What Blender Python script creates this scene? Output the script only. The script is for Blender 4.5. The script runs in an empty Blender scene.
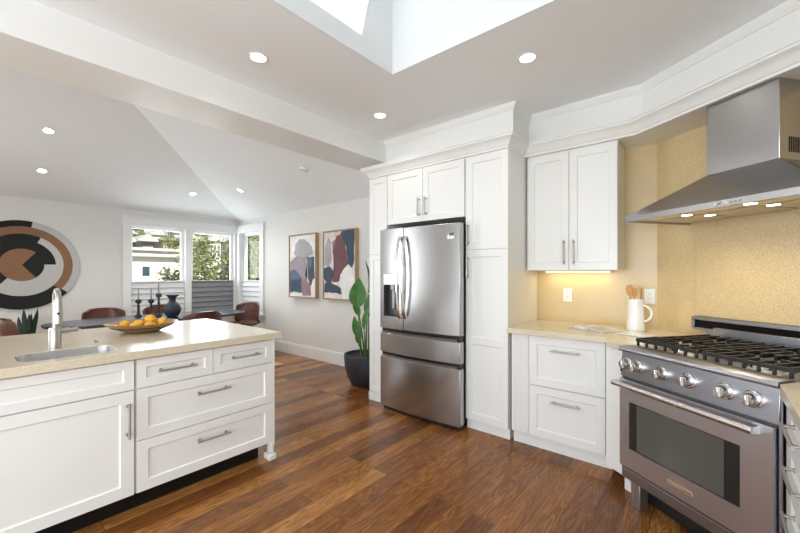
import bpy, bmesh, math, random
from mathutils import Vector, Matrix, noise
random.seed(7)
C = bpy.context.scene
COL = C.collection
PI = math.pi

# ------------------------------------------------------------------ camera, sky, sun, daylight, added fill lamps, exposure
H = 1.34
cam = bpy.data.cameras.new('camera')
cam.sensor_fit = 'HORIZONTAL'; cam.sensor_width = 36.0
cam.lens = 36.0 * 372.0 / 800.0
cam.shift_y = (274.0 - 266.5) / 800.0
cam.clip_start = 0.05; cam.clip_end = 500
camo = bpy.data.objects.new('camera', cam); COL.objects.link(camo)
camo.location = (0, 0, H); camo.rotation_euler = (PI / 2, 0, math.radians(40))
C.camera = camo

w = bpy.data.worlds.new('sky'); C.world = w; w.use_nodes = True
bg = w.node_tree.nodes['Background']
bg.inputs[0].default_value = (0.80, 0.90, 1.0, 1); bg.inputs[1].default_value = 0.85

def lamp(name, kind, loc, energy, color=(1, 1, 1), rot=(0, 0, 0), size=None, size_y=None, spot=None, blend=0.6, parent=None, aim=None):
    l = bpy.data.lights.new(name, kind); l.energy = energy; l.color = color
    if kind == 'AREA':
        l.shape = 'RECTANGLE' if size_y else 'SQUARE'; l.size = size
        if size_y: l.size_y = size_y
    elif kind == 'SPOT':
        l.spot_size = spot; l.spot_blend = blend; l.shadow_soft_size = size
    elif kind == 'POINT':
        l.shadow_soft_size = size
    elif kind == 'SUN':
        l.angle = size
    o = bpy.data.objects.new(name, l); COL.objects.link(o)
    o.location = loc; o.rotation_euler = rot
    if aim is not None: o.rotation_euler = Vector(aim).to_track_quat('-Z', 'Y').to_euler()
    if parent: o.parent = parent
    return o

lamp('sun', 'SUN', (5, 5, 20), 4.6, (1.0, 0.96, 0.9), size=0.009, aim=(-0.97, -0.14, -0.58))
DAY = (0.88, 0.95, 1.0)
lamp('added_fill_south', 'AREA', (-1.0, -2.93, 1.25), 118, DAY, rot=(math.radians(97), 0, 0), size=3.0, size_y=1.9)  # added fill lamp behind the camera, brightens the whole kitchen
lamp('added_fill_west', 'AREA', (-7.19, -2.3, 1.45), 72, DAY, rot=(0, -math.radians(97), 0), size=1.5, size_y=0.9)  # unseen lamp put in left of view to brighten the dining side
lamp('added_fill_east', 'AREA', (0.96, -1.7, 1.58), 46, DAY, rot=(0, math.radians(93), 0), size=0.95, size_y=1.5)  # extra lamp beside the camera, added to light the island front
lamp('daylight_skylight', 'AREA', (-1.05, 0.95, 3.66), 3.0, DAY, rot=(0, 0, 0), size=1.0, size_y=1.7)
lamp('daylight_corner_window', 'AREA', (-7.50, 2.65, 1.65), 27, DAY, rot=(0, -PI / 2, 0), size=0.8, size_y=1.65)

vs = C.view_settings
vs.view_transform = 'Standard'; vs.look = 'None'; vs.exposure = 0.25; vs.gamma = 1.0; vs.use_curve_mapping = False
C.cycles.use_denoising = True
C.cycles.max_bounces = 10; C.cycles.diffuse_bounces = 6; C.cycles.glossy_bounces = 5; C.cycles.transparent_max_bounces = 12
C.cycles.sample_clamp_indirect = 6.0
C.cycles.caustics_reflective = False; C.cycles.caustics_refractive = False

# ------------------------------------------------------------------ materials
def mat(name, col=(0.8, 0.8, 0.8), rough=0.5, metal=0.0, spec=0.5, **kw):
    m = bpy.data.materials.new(name); m.use_nodes = True
    b = m.node_tree.nodes['Principled BSDF']
    b.inputs['Base Color'].default_value = (*col, 1); b.inputs['Roughness'].default_value = rough
    b.inputs['Metallic'].default_value = metal; b.inputs['Specular IOR Level'].default_value = spec
    for k, v in kw.items(): b.inputs[k.replace('_', ' ')].default_value = v
    return m
def N(m, t, **kw):
    n = m.node_tree.nodes.new(t)
    for k, v in kw.items():
        if hasattr(n, k): setattr(n, k, v)
        else: n.inputs[k.replace('_', ' ')].default_value = v
    return n
def L(m, a, b): m.node_tree.links.new(a, b)
def P(m): return m.node_tree.nodes['Principled BSDF']
def coords(m, scale=(1, 1, 1), rot=(0, 0, 0)):
    t = N(m, 'ShaderNodeTexCoord'); mp = N(m, 'ShaderNodeMapping')
    mp.inputs['Scale'].default_value = scale; mp.inputs['Rotation'].default_value = rot
    L(m, t.outputs['Object'], mp.inputs['Vector']); return mp.outputs['Vector']
def ramp(m, fac, stops):
    r = N(m, 'ShaderNodeValToRGB'); e = r.color_ramp.elements
    while len(e) < len(stops): e.new(0.5)
    for x, (p, c) in zip(e, stops): x.position = p; x.color = (*c, 1)
    L(m, fac, r.inputs['Fac']); return r.outputs['Color']
def bump(m, h, strength=0.2, dist=0.01):
    b = N(m, 'ShaderNodeBump'); b.inputs['Strength'].default_value = strength; b.inputs['Distance'].default_value = dist
    L(m, h, b.inputs['Height']); L(m, b.outputs['Normal'], P(m).inputs['Normal'])
def noisy(name, c1, c2, scale=20, rough=0.5, detail=4, stretch=(1, 1, 1), bmp=0, **kw):
    m = mat(name, c1, rough, **kw)
    n = N(m, 'ShaderNodeTexNoise'); n.inputs['Scale'].default_value = scale; n.inputs['Detail'].default_value = detail
    L(m, coords(m, stretch), n.inputs['Vector'])
    L(m, ramp(m, n.outputs['Fac'], [(0.3, c1), (0.7, c2)]), P(m).inputs['Base Color'])
    if bmp: bump(m, n.outputs['Fac'], bmp)
    return m

WALL = noisy('wall_paint', (0.70, 0.69, 0.665), (0.715, 0.705, 0.68), 3, 0.75)
CEIL = noisy('ceiling_paint', (0.845, 0.86, 0.87), (0.855, 0.87, 0.88), 3, 0.85)
TRIM = mat('trim_paint', (0.80, 0.80, 0.795), 0.35)
CAB = noisy('cabinet_paint', (0.80, 0.795, 0.775), (0.81, 0.805, 0.785), 2, 0.32)
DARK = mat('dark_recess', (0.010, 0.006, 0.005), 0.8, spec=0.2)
BLACK = mat('black_enamel', (0.012, 0.012, 0.013), 0.35)
NICKEL = mat('brushed_nickel', (0.45, 0.43, 0.40), 0.36, 1.0)
CHROME = mat('polished_steel', (0.75, 0.74, 0.72), 0.13, 1.0)

def steel(name, col, rough, vertical=True):
    m = mat(name, col, rough, 1.0)
    n = N(m, 'ShaderNodeTexNoise'); n.inputs['Scale'].default_value = 6; n.inputs['Detail'].default_value = 6
    L(m, coords(m, (2, 2, 90) if not vertical else (90, 90, 0.8)), n.inputs['Vector'])
    r = N(m, 'ShaderNodeMapRange'); r.inputs['To Min'].default_value = rough - 0.02; r.inputs['To Max'].default_value = rough + 0.03
    L(m, n.outputs['Fac'], r.inputs['Value']); L(m, r.outputs['Result'], P(m).inputs['Roughness'])
    bump(m, n.outputs['Fac'], 0.012, 0.0005)
    return m
STEEL = steel('stainless_steel', (0.45, 0.445, 0.445), 0.25)
STEELH = steel('stainless_steel_horizontal', (0.60, 0.60, 0.635), 0.36, False)
STEELP = steel('stainless_steel_panel', (0.37, 0.375, 0.415), 0.30, False)
STEELG = mat('grey_steel_side', (0.30, 0.295, 0.29), 0.4, 0.8)

def stone(name, a, b, c, rough):
    m = mat(name, a, rough)
    v = coords(m)
    n = N(m, 'ShaderNodeTexNoise'); n.inputs['Scale'].default_value = 160; n.inputs['Detail'].default_value = 3
    n2 = N(m, 'ShaderNodeTexNoise'); n2.inputs['Scale'].default_value = 7; n2.inputs['Detail'].default_value = 5
    L(m, v, n.inputs['Vector']); L(m, v, n2.inputs['Vector'])
    c1 = ramp(m, n.outputs['Fac'], [(0.3, c), (0.5, a), (0.72, b)])
    mx = N(m, 'ShaderNodeMix'); mx.data_type = 'RGBA'; mx.blend_type = 'MULTIPLY'; mx.inputs['Factor'].default_value = 0.5
    L(m, c1, mx.inputs['A']); L(m, ramp(m, n2.outputs['Fac'], [(0.3, (0.9, 0.88, 0.84)), (0.7, (1, 1, 1))]), mx.inputs['B'])
    L(m, mx.outputs['Result'], P(m).inputs['Base Color'])
    return m
STONE = stone('beige_quartz', (0.67, 0.59, 0.455), (0.72, 0.65, 0.52), (0.58, 0.50, 0.37), 0.19)
SPLASH = stone('beige_quartz_backsplash', (0.68, 0.52, 0.29), (0.76, 0.62, 0.39), (0.54, 0.39, 0.19), 0.3)

def wood_floor():
    m = mat('oak_floor', (0.2, 0.08, 0.03), 0.28, spec=0.3)
    v = coords(m, (1, 1, 1), (0, 0, PI / 2))
    br = N(m, 'ShaderNodeTexBrick'); br.offset = 0.37; br.offset_frequency = 2; br.squash = 1.0
    for k, x in (('Scale', 1.0), ('Mortar Size', 0.0011), ('Mortar Smooth', 0.3), ('Brick Width', 1.35), ('Row Height', 0.128), ('Bias', 0.0)): br.inputs[k].default_value = x
    br.inputs['Color1'].default_value = (0, 0, 0, 1); br.inputs['Color2'].default_value = (1, 1, 1, 1); br.inputs['Mortar'].default_value = (0.5, 0.5, 0.5, 1)
    L(m, v, br.inputs['Vector'])
    sep = N(m, 'ShaderNodeSeparateColor'); L(m, br.outputs['Color'], sep.inputs['Color'])
    rnd = sep.outputs['Red']
    # grain: noise stretched along the board, shifted for every board
    mp = N(m, 'ShaderNodeMapping'); mp.inputs['Scale'].default_value = (0.6, 7.5, 1); L(m, v, mp.inputs['Vector'])
    wv = N(m, 'ShaderNodeMath', operation='MULTIPLY'); wv.inputs[1].default_value = 37.0; L(m, rnd, wv.inputs[0])
    g = N(m, 'ShaderNodeTexNoise'); g.noise_dimensions = '4D'; g.inputs['Scale'].default_value = 1.6; g.inputs['Detail'].default_value = 3; g.inputs['Distortion'].default_value = 0.6
    L(m, mp.outputs['Vector'], g.inputs['Vector']); L(m, wv.outputs[0], g.inputs['W'])
    # cathedral rings from the smooth noise
    sc = N(m, 'ShaderNodeMath', operation='MULTIPLY'); sc.inputs[1].default_value = 105.0; L(m, g.outputs['Fac'], sc.inputs[0])
    sn = N(m, 'ShaderNodeMath', operation='SINE'); L(m, sc.outputs[0], sn.inputs[0])
    ring = ramp(m, sn.outputs[0], [(0.0, (0.40, 0.36, 0.33)), (0.28, (0.80, 0.78, 0.76)), (0.6, (1, 1, 1))])
    mp2 = N(m, 'ShaderNodeMapping'); mp2.inputs['Scale'].default_value = (5, 140, 1); L(m, v, mp2.inputs['Vector'])
    f = N(m, 'ShaderNodeTexNoise'); f.inputs['Scale'].default_value = 1.5; f.inputs['Detail'].default_value = 3; L(m, mp2.outputs['Vector'], f.inputs['Vector'])
    base = ramp(m, rnd, [(0.0, (0.18, 0.066, 0.021)), (0.4, (0.28, 0.110, 0.032)), (0.75, (0.38, 0.158, 0.043)), (1.0, (0.54, 0.25, 0.072))])
    def mul(a, b, fac):
        mx = N(m, 'ShaderNodeMix'); mx.data_type = 'RGBA'; mx.blend_type = 'MULTIPLY'; mx.inputs['Factor'].default_value = fac
        L(m, a, mx.inputs['A']); L(m, b, mx.inputs['B']); return mx.outputs['Result']
    c = mul(base, ring, 0.58)
    c = mul(c, ramp(m, f.outputs['Fac'], [(0.35, (0.72, 0.68, 0.64)), (0.6, (1.05, 1.05, 1.05))]), 0.5)
    c = mul(c, ramp(m, g.outputs['Fac'], [(0.3, (0.72, 0.68, 0.66)), (0.7, (1.15, 1.15, 1.15))]), 0.8)
    mo = N(m, 'ShaderNodeMix'); mo.data_type = 'RGBA'; L(m, br.outputs['Fac'], mo.inputs['Factor']); L(m, c, mo.inputs['A']); mo.inputs['B'].default_value = (0.03, 0.012, 0.006, 1)
    L(m, mo.outputs['Result'], P(m).inputs['Base Color'])
    r = N(m, 'ShaderNodeMapRange'); r.inputs['To Min'].default_value = 0.17; r.inputs['To Max'].default_value = 0.27
    L(m, f.outputs['Fac'], r.inputs['Value']); L(m, r.outputs['Result'], P(m).inputs['Roughness'])
    bump(m, f.outputs['Fac'], 0.02, 0.001)
    return m
FLOOR = wood_floor()

def glass():
    m = bpy.data.materials.new('window_glass'); m.use_nodes = True; nt = m.node_tree; nt.nodes.clear()
    o = nt.nodes.new('ShaderNodeOutputMaterial'); mx = nt.nodes.new('ShaderNodeMixShader')
    t = nt.nodes.new('ShaderNodeBsdfTransparent'); t.inputs[0].default_value = (0.96, 0.975, 0.97, 1)
    g = nt.nodes.new('ShaderNodeBsdfGlossy'); g.inputs['Roughness'].default_value = 0.02
    lw = nt.nodes.new('ShaderNodeLayerWeight'); lw.inputs['Blend'].default_value = 0.5
    pw = nt.nodes.new('ShaderNodeMath'); pw.operation = 'POWER'; pw.inputs[1].default_value = 4.0
    ma = nt.nodes.new('ShaderNodeMath'); ma.operation = 'MULTIPLY_ADD'; ma.inputs[1].default_value = 0.2; ma.inputs[2].default_value = 0.02
    nt.links.new(lw.outputs['Facing'], pw.inputs[0]); nt.links.new(pw.outputs[0], ma.inputs[0])
    nt.links.new(ma.outputs[0], mx.inputs[0]); nt.links.new(t.outputs[0], mx.inputs[1]); nt.links.new(g.outputs[0], mx.inputs[2]); nt.links.new(mx.outputs[0], o.inputs[0])
    return m
GLASS = glass()
def glow(name, col, s):
    m = mat(name, (0.9, 0.9, 0.9), 0.4)
    P(m).inputs['Emission Color'].default_value = (*col, 1); P(m).inputs['Emission Strength'].default_value = s
    return m
LED = glow('led_lens', (1.0, 0.97, 0.9), 9.0)
LEDW = glow('warm_led_lens', (1.0, 0.93, 0.78), 9.0)
LEDY = glow('under_cabinet_led', (1.0, 0.85, 0.45), 4.0)
WHITE = mat('white_plastic', (0.85, 0.85, 0.84), 0.35)
CERAMIC = mat('white_ceramic', (0.86, 0.86, 0.86), 0.12)
LEATHER = noisy('brown_leather', (0.078, 0.023, 0.013), (0.12, 0.038, 0.020), 30, 0.36, bmp=0.05)
TABLE = noisy('dark_table_top', (0.018, 0.024, 0.038), (0.03, 0.038, 0.055), 8, 0.22)
MATBLACK = mat('matte_black_metal', (0.012, 0.014, 0.018), 0.45)
CLAY = noisy('dark_blue_clay', (0.018, 0.025, 0.04), (0.035, 0.045, 0.065), 14, 0.55)
GREYWAX = mat('grey_candle_wax', (0.26, 0.27, 0.29), 0.5)
LEAF = noisy('plant_leaf', (0.035, 0.13, 0.02), (0.07, 0.21, 0.035), 12, 0.38, stretch=(1, 1, 1))
LEAFD = noisy('dark_plant_leaf', (0.006, 0.022, 0.010), (0.016, 0.048, 0.022), 14, 0.4)
STEM = mat('plant_stem', (0.06, 0.16, 0.035), 0.5)
SOIL = noisy('soil', (0.03, 0.02, 0.014), (0.06, 0.04, 0.03), 60, 0.9)
POT = noisy('charcoal_planter', (0.022, 0.024, 0.034), (0.04, 0.042, 0.055), 25, 0.5)
GOLD = noisy('pale_wood_frame', (0.40, 0.27, 0.14), (0.46, 0.31, 0.17), 30, 0.5, stretch=(1, 1, 0.1))
LEMON = noisy('yellow_peel', (0.84, 0.40, 0.012), (0.90, 0.50, 0.025), 40, 0.4, bmp=0.06)
BOWLW = noisy('carved_wood', (0.30, 0.16, 0.06), (0.44, 0.26, 0.11), 6, 0.35, stretch=(1, 1, 12))
SPOON = noisy('utensil_wood', (0.58, 0.27, 0.07), (0.66, 0.35, 0.11), 20, 0.5, stretch=(1, 1, 0.15))
SHADEL = noisy('pale_shade_fabric', (0.66, 0.66, 0.67), (0.72, 0.72, 0.73), 90, 0.8, stretch=(1, 1, 3))
SHADED = noisy('side_lit_shade_fabric', (0.20, 0.20, 0.21), (0.25, 0.25, 0.26), 90, 0.8, stretch=(1, 1, 3))  # pale fabric again, its side-lit darkness put into the colour
JUTE = noisy('jute_weave', (0.46, 0.33, 0.18), (0.58, 0.44, 0.27), 140, 0.85, bmp=0.3)
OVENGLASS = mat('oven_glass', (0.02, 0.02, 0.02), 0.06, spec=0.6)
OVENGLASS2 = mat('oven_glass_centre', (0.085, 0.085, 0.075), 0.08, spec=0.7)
MARBLE = noisy('pale_marble', (0.66, 0.62, 0.54), (0.74, 0.71, 0.65), 9, 0.15)
PAPER = noisy('printed_paper', (0.78, 0.77, 0.75), (0.42, 0.40, 0.40), 26, 0.5, detail=6, stretch=(1, 1, 1))

# ------------------------------------------------------------------ mesh helpers
def box(bm, x0, x1, y0, y1, z0, z1, mi=0):
    v = [bm.verts.new((x, y, z)) for x in (x0, x1) for y in (y0, y1) for z in (z0, z1)]
    for q in ((0, 1, 3, 2), (4, 6, 7, 5), (0, 4, 5, 1), (2, 3, 7, 6), (0, 2, 6, 4), (1, 5, 7, 3)):
        bm.faces.new([v[i] for i in q]).material_index = mi
def prism(bm, poly, z0, z1, mi=0):
    a = [bm.verts.new((p[0], p[1], z0)) for p in poly]; b = [bm.verts.new((p[0], p[1], z1)) for p in poly]
    n = len(poly)
    bm.faces.new(a[::-1]).material_index = mi; bm.faces.new(b).material_index = mi
    for i in range(n): bm.faces.new((a[i], a[(i + 1) % n], b[(i + 1) % n], b[i])).material_index = mi
def prism_x(bm, poly, x0, x1, mi=0):
    a = [bm.verts.new((x0, p[0], p[1])) for p in poly]; b = [bm.verts.new((x1, p[0], p[1])) for p in poly]
    n = len(poly)
    bm.faces.new(a[::-1]).material_index = mi; bm.faces.new(b).material_index = mi
    for i in range(n): bm.faces.new((a[i], a[(i + 1) % n], b[(i + 1) % n], b[i])).material_index = mi
def tube(bm, pts, r, seg=10, mi=0, flat=1.0):
    pts = [Vector(p) for p in pts]; n = len(pts); rings = []
    rr = r if isinstance(r, (list, tuple)) else [r] * n
    up = None
    for i, p in enumerate(pts):
        d = (pts[min(i + 1, n - 1)] - pts[max(i - 1, 0)]).normalized()
        if up is None:
            up = Vector((0, 0, 1)) if abs(d.z) < 0.9 else Vector((1, 0, 0))
        s = d.cross(up).normalized(); up = s.cross(d).normalized()
        rings.append([bm.verts.new(p + s * (rr[i] * math.cos(t)) + up * (rr[i] * flat * math.sin(t))) for t in [2 * PI * k / seg for k in range(seg)]])
    for a, b in zip(rings, rings[1:]):
        for k in range(seg): bm.faces.new((a[k], a[(k + 1) % seg], b[(k + 1) % seg], b[k])).material_index = mi
    bm.faces.new(rings[0][::-1]).material_index = mi; bm.faces.new(rings[-1]).material_index = mi
def cyl(bm, p0, p1, r0, r1=None, seg=24, mi=0): tube(bm, [p0, p1], [r0, r0 if r1 is None else r1], seg, mi)
def lathe(bm, prof, seg=36, c=(0, 0, 0), sx=1, sy=1, mi=0):
    rings = []
    for r, z in prof:
        if r < 1e-6: rings.append([bm.verts.new((c[0], c[1], c[2] + z))])
        else: rings.append([bm.verts.new((c[0] + sx * r * math.cos(2 * PI * k / seg), c[1] + sy * r * math.sin(2 * PI * k / seg), c[2] + z)) for k in range(seg)])
    for a, b in zip(rings, rings[1:]):
        for k in range(seg):
            k2 = (k + 1) % seg
            if len(a) == 1 and len(b) == 1: break
            q = [a[0]] if len(a) == 1 else [a[k], a[k2]]
            q += [b[0]] if len(b) == 1 else [b[k2], b[k]]
            if len(q) > 2: bm.faces.new(q).material_index = mi
def grid(bm, fn, nu, nv, mi=0):
    g = [[bm.verts.new(fn(i / nu, j / nv)) for j in range(nv + 1)] for i in range(nu + 1)]
    for i in range(nu):
        for j in range(nv): bm.faces.new((g[i][j], g[i + 1][j], g[i + 1][j + 1], g[i][j + 1])).material_index = mi
    return g
def new(): return bmesh.new()
def ob(name, bm, m, parent=None, bev=0.0, smooth=35, seg=2, solid=0, recalc=True, origin=None):
    if recalc: bmesh.ops.recalc_face_normals(bm, faces=bm.faces)
    if origin: bmesh.ops.translate(bm, verts=bm.verts, vec=-Vector(origin))
    if smooth:
        a = math.radians(smooth)
        for f in bm.faces: f.smooth = True
        for e in bm.edges:
            if len(e.link_faces) != 2 or e.calc_face_angle(9) > a: e.smooth = False
    me = bpy.data.meshes.new(name); bm.to_mesh(me); bm.free()
    for x in (m if isinstance(m, (list, tuple)) else [m]): me.materials.append(x)
    o = bpy.data.objects.new(name, me); COL.objects.link(o)
    if origin: o.location = origin
    if parent: o.parent = parent
    if solid:
        s = o.modifiers.new('solid', 'SOLIDIFY'); s.thickness = solid; s.offset = 0
    if bev:
        b = o.modifiers.new('bevel', 'BEVEL'); b.width = bev; b.segments = seg; b.limit_method = 'ANGLE'; b.angle_limit = math.radians(40)
        b.harden_normals = False
    return o
def tag(o, label, cat, group=None, kind=None):
    o['label'] = label; o['category'] = cat
    if group: o['group'] = group
    if kind: o['kind'] = kind
    return o
def thing(name, label, cat, loc=(0, 0, 0), rotz=0.0, group=None):
    o = bpy.data.objects.new(name, None); COL.objects.link(o); o.empty_display_size = 0.1
    o.location = loc; o.rotation_euler = (0, 0, rotz)
    return tag(o, label, cat, group)
def struct(name, bm, m, parent=None, bev=0, smooth=35):
    o = ob(name, bm, m, parent, bev, smooth)
    if not parent: o['kind'] = 'structure'
    return o
def copy_tree(o, parent=None):
    c = o.copy(); COL.objects.link(c)
    if parent: c.parent = parent
    for ch in list(o.children): copy_tree(ch, c)
    return c
def place(src, loc, rotz, label, group=None):
    c = copy_tree(src); c.location = loc; c.rotation_euler = (0, 0, rotz); c['label'] = label
    if group: c['group'] = group
    return c

# directions of the diagonal (range) wall
DA = math.radians(35.8)
DX, DY = math.cos(DA), -math.sin(DA)      # along the wall
NX, NY = math.sin(DA), math.cos(DA)       # into the wall
def dn(a, n): return (a * DX + n * NX, a * DY + n * NY)

# ------------------------------------------------------------------ the room
XW, YN, YS, XE = -7.265, 3.617, -3.0, 0.87
ZK, ZB = 2.74, 2.521
b = new(); box(b, -7.5, 1.1, -3.3, 3.85, -0.12, 0.0); struct('floor', b, FLOOR)
# west wall with its window opening
WZ0, WZ1, WY0, WY1 = 0.62, 2.16, 1.80, 3.56
b = new()
box(b, XW - 0.16, XW, -3.3, -2.85, 0, 2.45); box(b, XW - 0.16, XW, -1.75, WY0, 0, 2.45); box(b, XW - 0.16, XW, -2.85, -1.75, 0, 0.6); box(b, XW - 0.16, XW, -2.85, -1.75, 2.3, 2.45); box(b, XW - 0.16, XW, WY0, 3.617, 0, WZ0); box(b, XW - 0.16, XW, WY0, 3.617, WZ1, 2.45); box(b, XW - 0.16, XW, WY1, 3.777, WZ0, WZ1)
struct('wall_west', b, WALL)
NX0, NX1 = -7.19, -6.40
b = new()
box(b, XW, NX0, YN, YN + 0.16, 0, 2.45); box(b, NX0, NX1, YN, YN + 0.16, 0, WZ0); box(b, NX0, NX1, YN, YN + 0.16, WZ1, 2.45); box(b, NX1, -0.2, YN, YN + 0.16, 0, 2.80)
box(b, NX1, -2.6, YN, YN + 0.16, 2.80, 4.2)
struct('wall_north', b, WALL)
b = new(); box(b, XE, XE + 0.15, -0.9, 2.75, 0, ZK + 0.1); box(b, XE, XE + 0.15, -3.15, -2.5, 0, ZK + 0.1); box(b, XE, XE + 0.15, -2.5, -0.9, 0, 1.05); box(b, XE, XE + 0.15, -2.5, -0.9, 2.1, ZK + 0.1)
struct('wall_east', b, WALL)
b = new(); x0, x1 = XE + 0.03, XE + 0.1
for q in (-2.5, -1.735, -0.97): box(b, x0, x1, q, q + 0.07, 1.05, 2.1)
box(b, x0, x1, -2.43, -0.97, 1.05, 1.12); box(b, x0, x1, -2.43, -0.97, 2.03, 2.1)
wd = struct('window_5', b, TRIM, bev=0.004)  # added window out of view, made to bring in the east fill light
b = new(); box(b, XE + 0.062, XE + 0.068, -2.48, -0.92, 1.07, 2.08); ob('glass_pane', b, GLASS, wd)
c0 = dn(-2.36, 2.652); c1 = dn(-0.80, 2.652); c2 = dn(-0.80, 2.80); c3 = dn(-2.36, 2.80)
b = new(); prism(b, [c0, c1, c2, c3], 0, ZK + 0.06); struct('wall_northeast', b, WALL)
b = new()
def swall(x0, x1, ox0, ox1, oz0, oz1, top):
    box(b, x0, ox0, YS - 0.15, YS, 0, top); box(b, ox1, x1, YS - 0.15, YS, 0, top)
    box(b, ox0, ox1, YS - 0.15, YS, 0, oz0); box(b, ox0, ox1, YS - 0.15, YS, oz1, top)
swall(-2.9, XE + 0.15, -2.55, 0.6, 0.2, 2.3, 2.8); box(b, XW - 0.16, -2.9, YS - 0.15, YS, 0, 4.2)
struct('wall_south', b, WALL)
for k, (x0, x1, z0, z1) in enumerate(((-2.55, 0.6, 0.2, 2.3),)):
    b = new()
    box(b, x0, x0 + 0.06, YS - 0.1, YS - 0.02, z0, z1); box(b, x1 - 0.06, x1, YS - 0.1, YS - 0.02, z0, z1)
    box(b, x0, x1, YS - 0.1, YS - 0.02, z0, z0 + 0.06); box(b, x0, x1, YS - 0.1, YS - 0.02, z1 - 0.06, z1)
    xm = (x0 + x1) / 2; box(b, xm - 0.04, xm + 0.04, YS - 0.1, YS - 0.02, z0, z1)
    wd = struct('window_%d' % (k + 4), b, TRIM, bev=0.004)  # invented glazing behind the camera, goes with the added south fill
    b = new(); box(b, x0 + 0.02, x1 - 0.02, YS - 0.064, YS - 0.058, z0 + 0.02, z1 - 0.02); ob('glass_pane', b, GLASS, wd)
b = new(); x0, x1 = XW - 0.1, XW - 0.03
for q in (-2.85, -2.335, -1.82): box(b, x0, x1, q, q + 0.07, 0.6, 2.3)
box(b, x0, x1, -2.78, -1.82, 0.6, 0.67); box(b, x0, x1, -2.78, -1.82, 2.23, 2.3)
wd = struct('window_3', b, TRIM, bev=0.004)  # unseen window put into the west wall for more light
b = new(); box(b, XW - 0.068, XW - 0.062, -2.83, -1.77, 0.62, 2.28); ob('glass_pane', b, GLASS, wd)
# kitchen ceiling with skylight shaft
SX0, SX1, SY0, SY1 = -1.72, -0.45, -0.05, 1.966
b = new()
e = 0.008
box(b, -2.67, SX0 - e, YS - 0.1, 3.7, ZK, ZK + 0.12); box(b, SX1 + e, XE + 0.1, YS - 0.1, 3.7, ZK, ZK + 0.12)
box(b, SX0 - e, SX1 + e, YS - 0.1, SY0 - e, ZK, ZK + 0.12); box(b, SX0 - e, SX1 + e, SY1 + e, 3.7, ZK, ZK + 0.12)
struct('ceiling', b, CEIL)
b = new(); zt = 3.52
box(b, SX0 - 0.12, SX0, SY0 - 0.12, SY1 + 0.12, ZK + 0.12, zt); box(b, SX1, SX1 + 0.12, SY0 - 0.12, SY1 + 0.12, ZK + 0.12, zt)
box(b, SX0, SX1, SY0 - 0.12, SY0, ZK + 0.12, zt); box(b, SX0, SX1, SY1, SY1 + 0.12, ZK + 0.12, zt)
box(b, SX0 - e, SX0, SY0 - e, SY1 + e, ZK, ZK + 0.12); box(b, SX1, SX1 + e, SY0 - e, SY1 + e, ZK, ZK + 0.12)
box(b, SX0, SX1, SY0 - e, SY0, ZK, ZK + 0.12); box(b, SX0, SX1, SY1, SY1 + e, ZK, ZK + 0.12)
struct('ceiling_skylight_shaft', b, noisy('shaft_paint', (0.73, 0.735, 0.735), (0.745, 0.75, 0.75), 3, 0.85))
b = new(); fr = 0.09
box(b, SX0, SX0 + fr, SY0, SY1, zt - 0.02, zt + 0.06); box(b, SX1 - fr, SX1, SY0, SY1, zt - 0.02, zt + 0.06)
box(b, SX0 + fr, SX1 - fr, SY0, SY0 + fr, zt - 0.02, zt + 0.06); box(b, SX0 + fr, SX1 - fr, SY1 - fr - 0.04, SY1, zt - 0.02, zt + 0.06)
wd = struct('window_6', b, TRIM, bev=0.004)
b = new(); box(b, SX0 + 0.05, SX1 - 0.05, SY0 + 0.05, SY1 - 0.05, zt + 0.02, zt + 0.028); ob('glass_pane', b, GLASS, wd)
# dropped beam between kitchen and dining room, the wall above it
b = new(); box(b, -3.09, -2.66, YS, YN, ZB, ZK + 0.06); struct('ceiling_beam', b, CAB, bev=0.004)
b = new(); box(b, -3.0, -2.88, YS, YN, ZK + 0.06, 4.3); struct('wall_gable', b, WALL)
# vaulted dining ceiling: two planes that meet in a hip
PT = 0.352; ZW = 2.392
def zwest(x): return ZW + PT * (x - XW)
b = new()
hx = -2.95; hy = YN - (hx - XW)
def slab(pts):
    a = [b.verts.new(p) for p in pts]; c = [b.verts.new((p[0], p[1], p[2] + 0.12)) for p in pts]; n = len(pts)
    b.faces.new(a); b.faces.new(c[::-1])
    for i in range(n): b.faces.new((a[i], a[(i + 1) % n], c[(i + 1) % n], c[i]))
slab([(XW, YN, ZW), (XW, YS - 0.1, ZW), (hx, YS - 0.1, zwest(hx)), (hx, hy, zwest(hx))])
slab([(XW, YN, ZW), (hx, hy, zwest(hx)), (hx, YN, ZW)])
struct('ceiling_vault', b, CEIL, smooth=0)
# baseboards
def baseboard(name, x0, x1, y0, y1):
    b = new(); box(b, x0, x1, y0, y1, 0, 0.165)
    cx = 0.004
    box(b, x0 + (cx if x1 - x0 < 0.1 else 0), x1 - (cx if x1 - x0 < 0.1 else 0), y0 + (cx if y1 - y0 < 0.1 else 0), y1, 0.165, 0.185)
    struct(name, b, TRIM, bev=0.003)
baseboard('baseboard_north', -7.24, -2.83, YN - 0.018, YN)
baseboard('baseboard_west', XW, XW + 0.018, YS, YN - 0.02)
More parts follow.
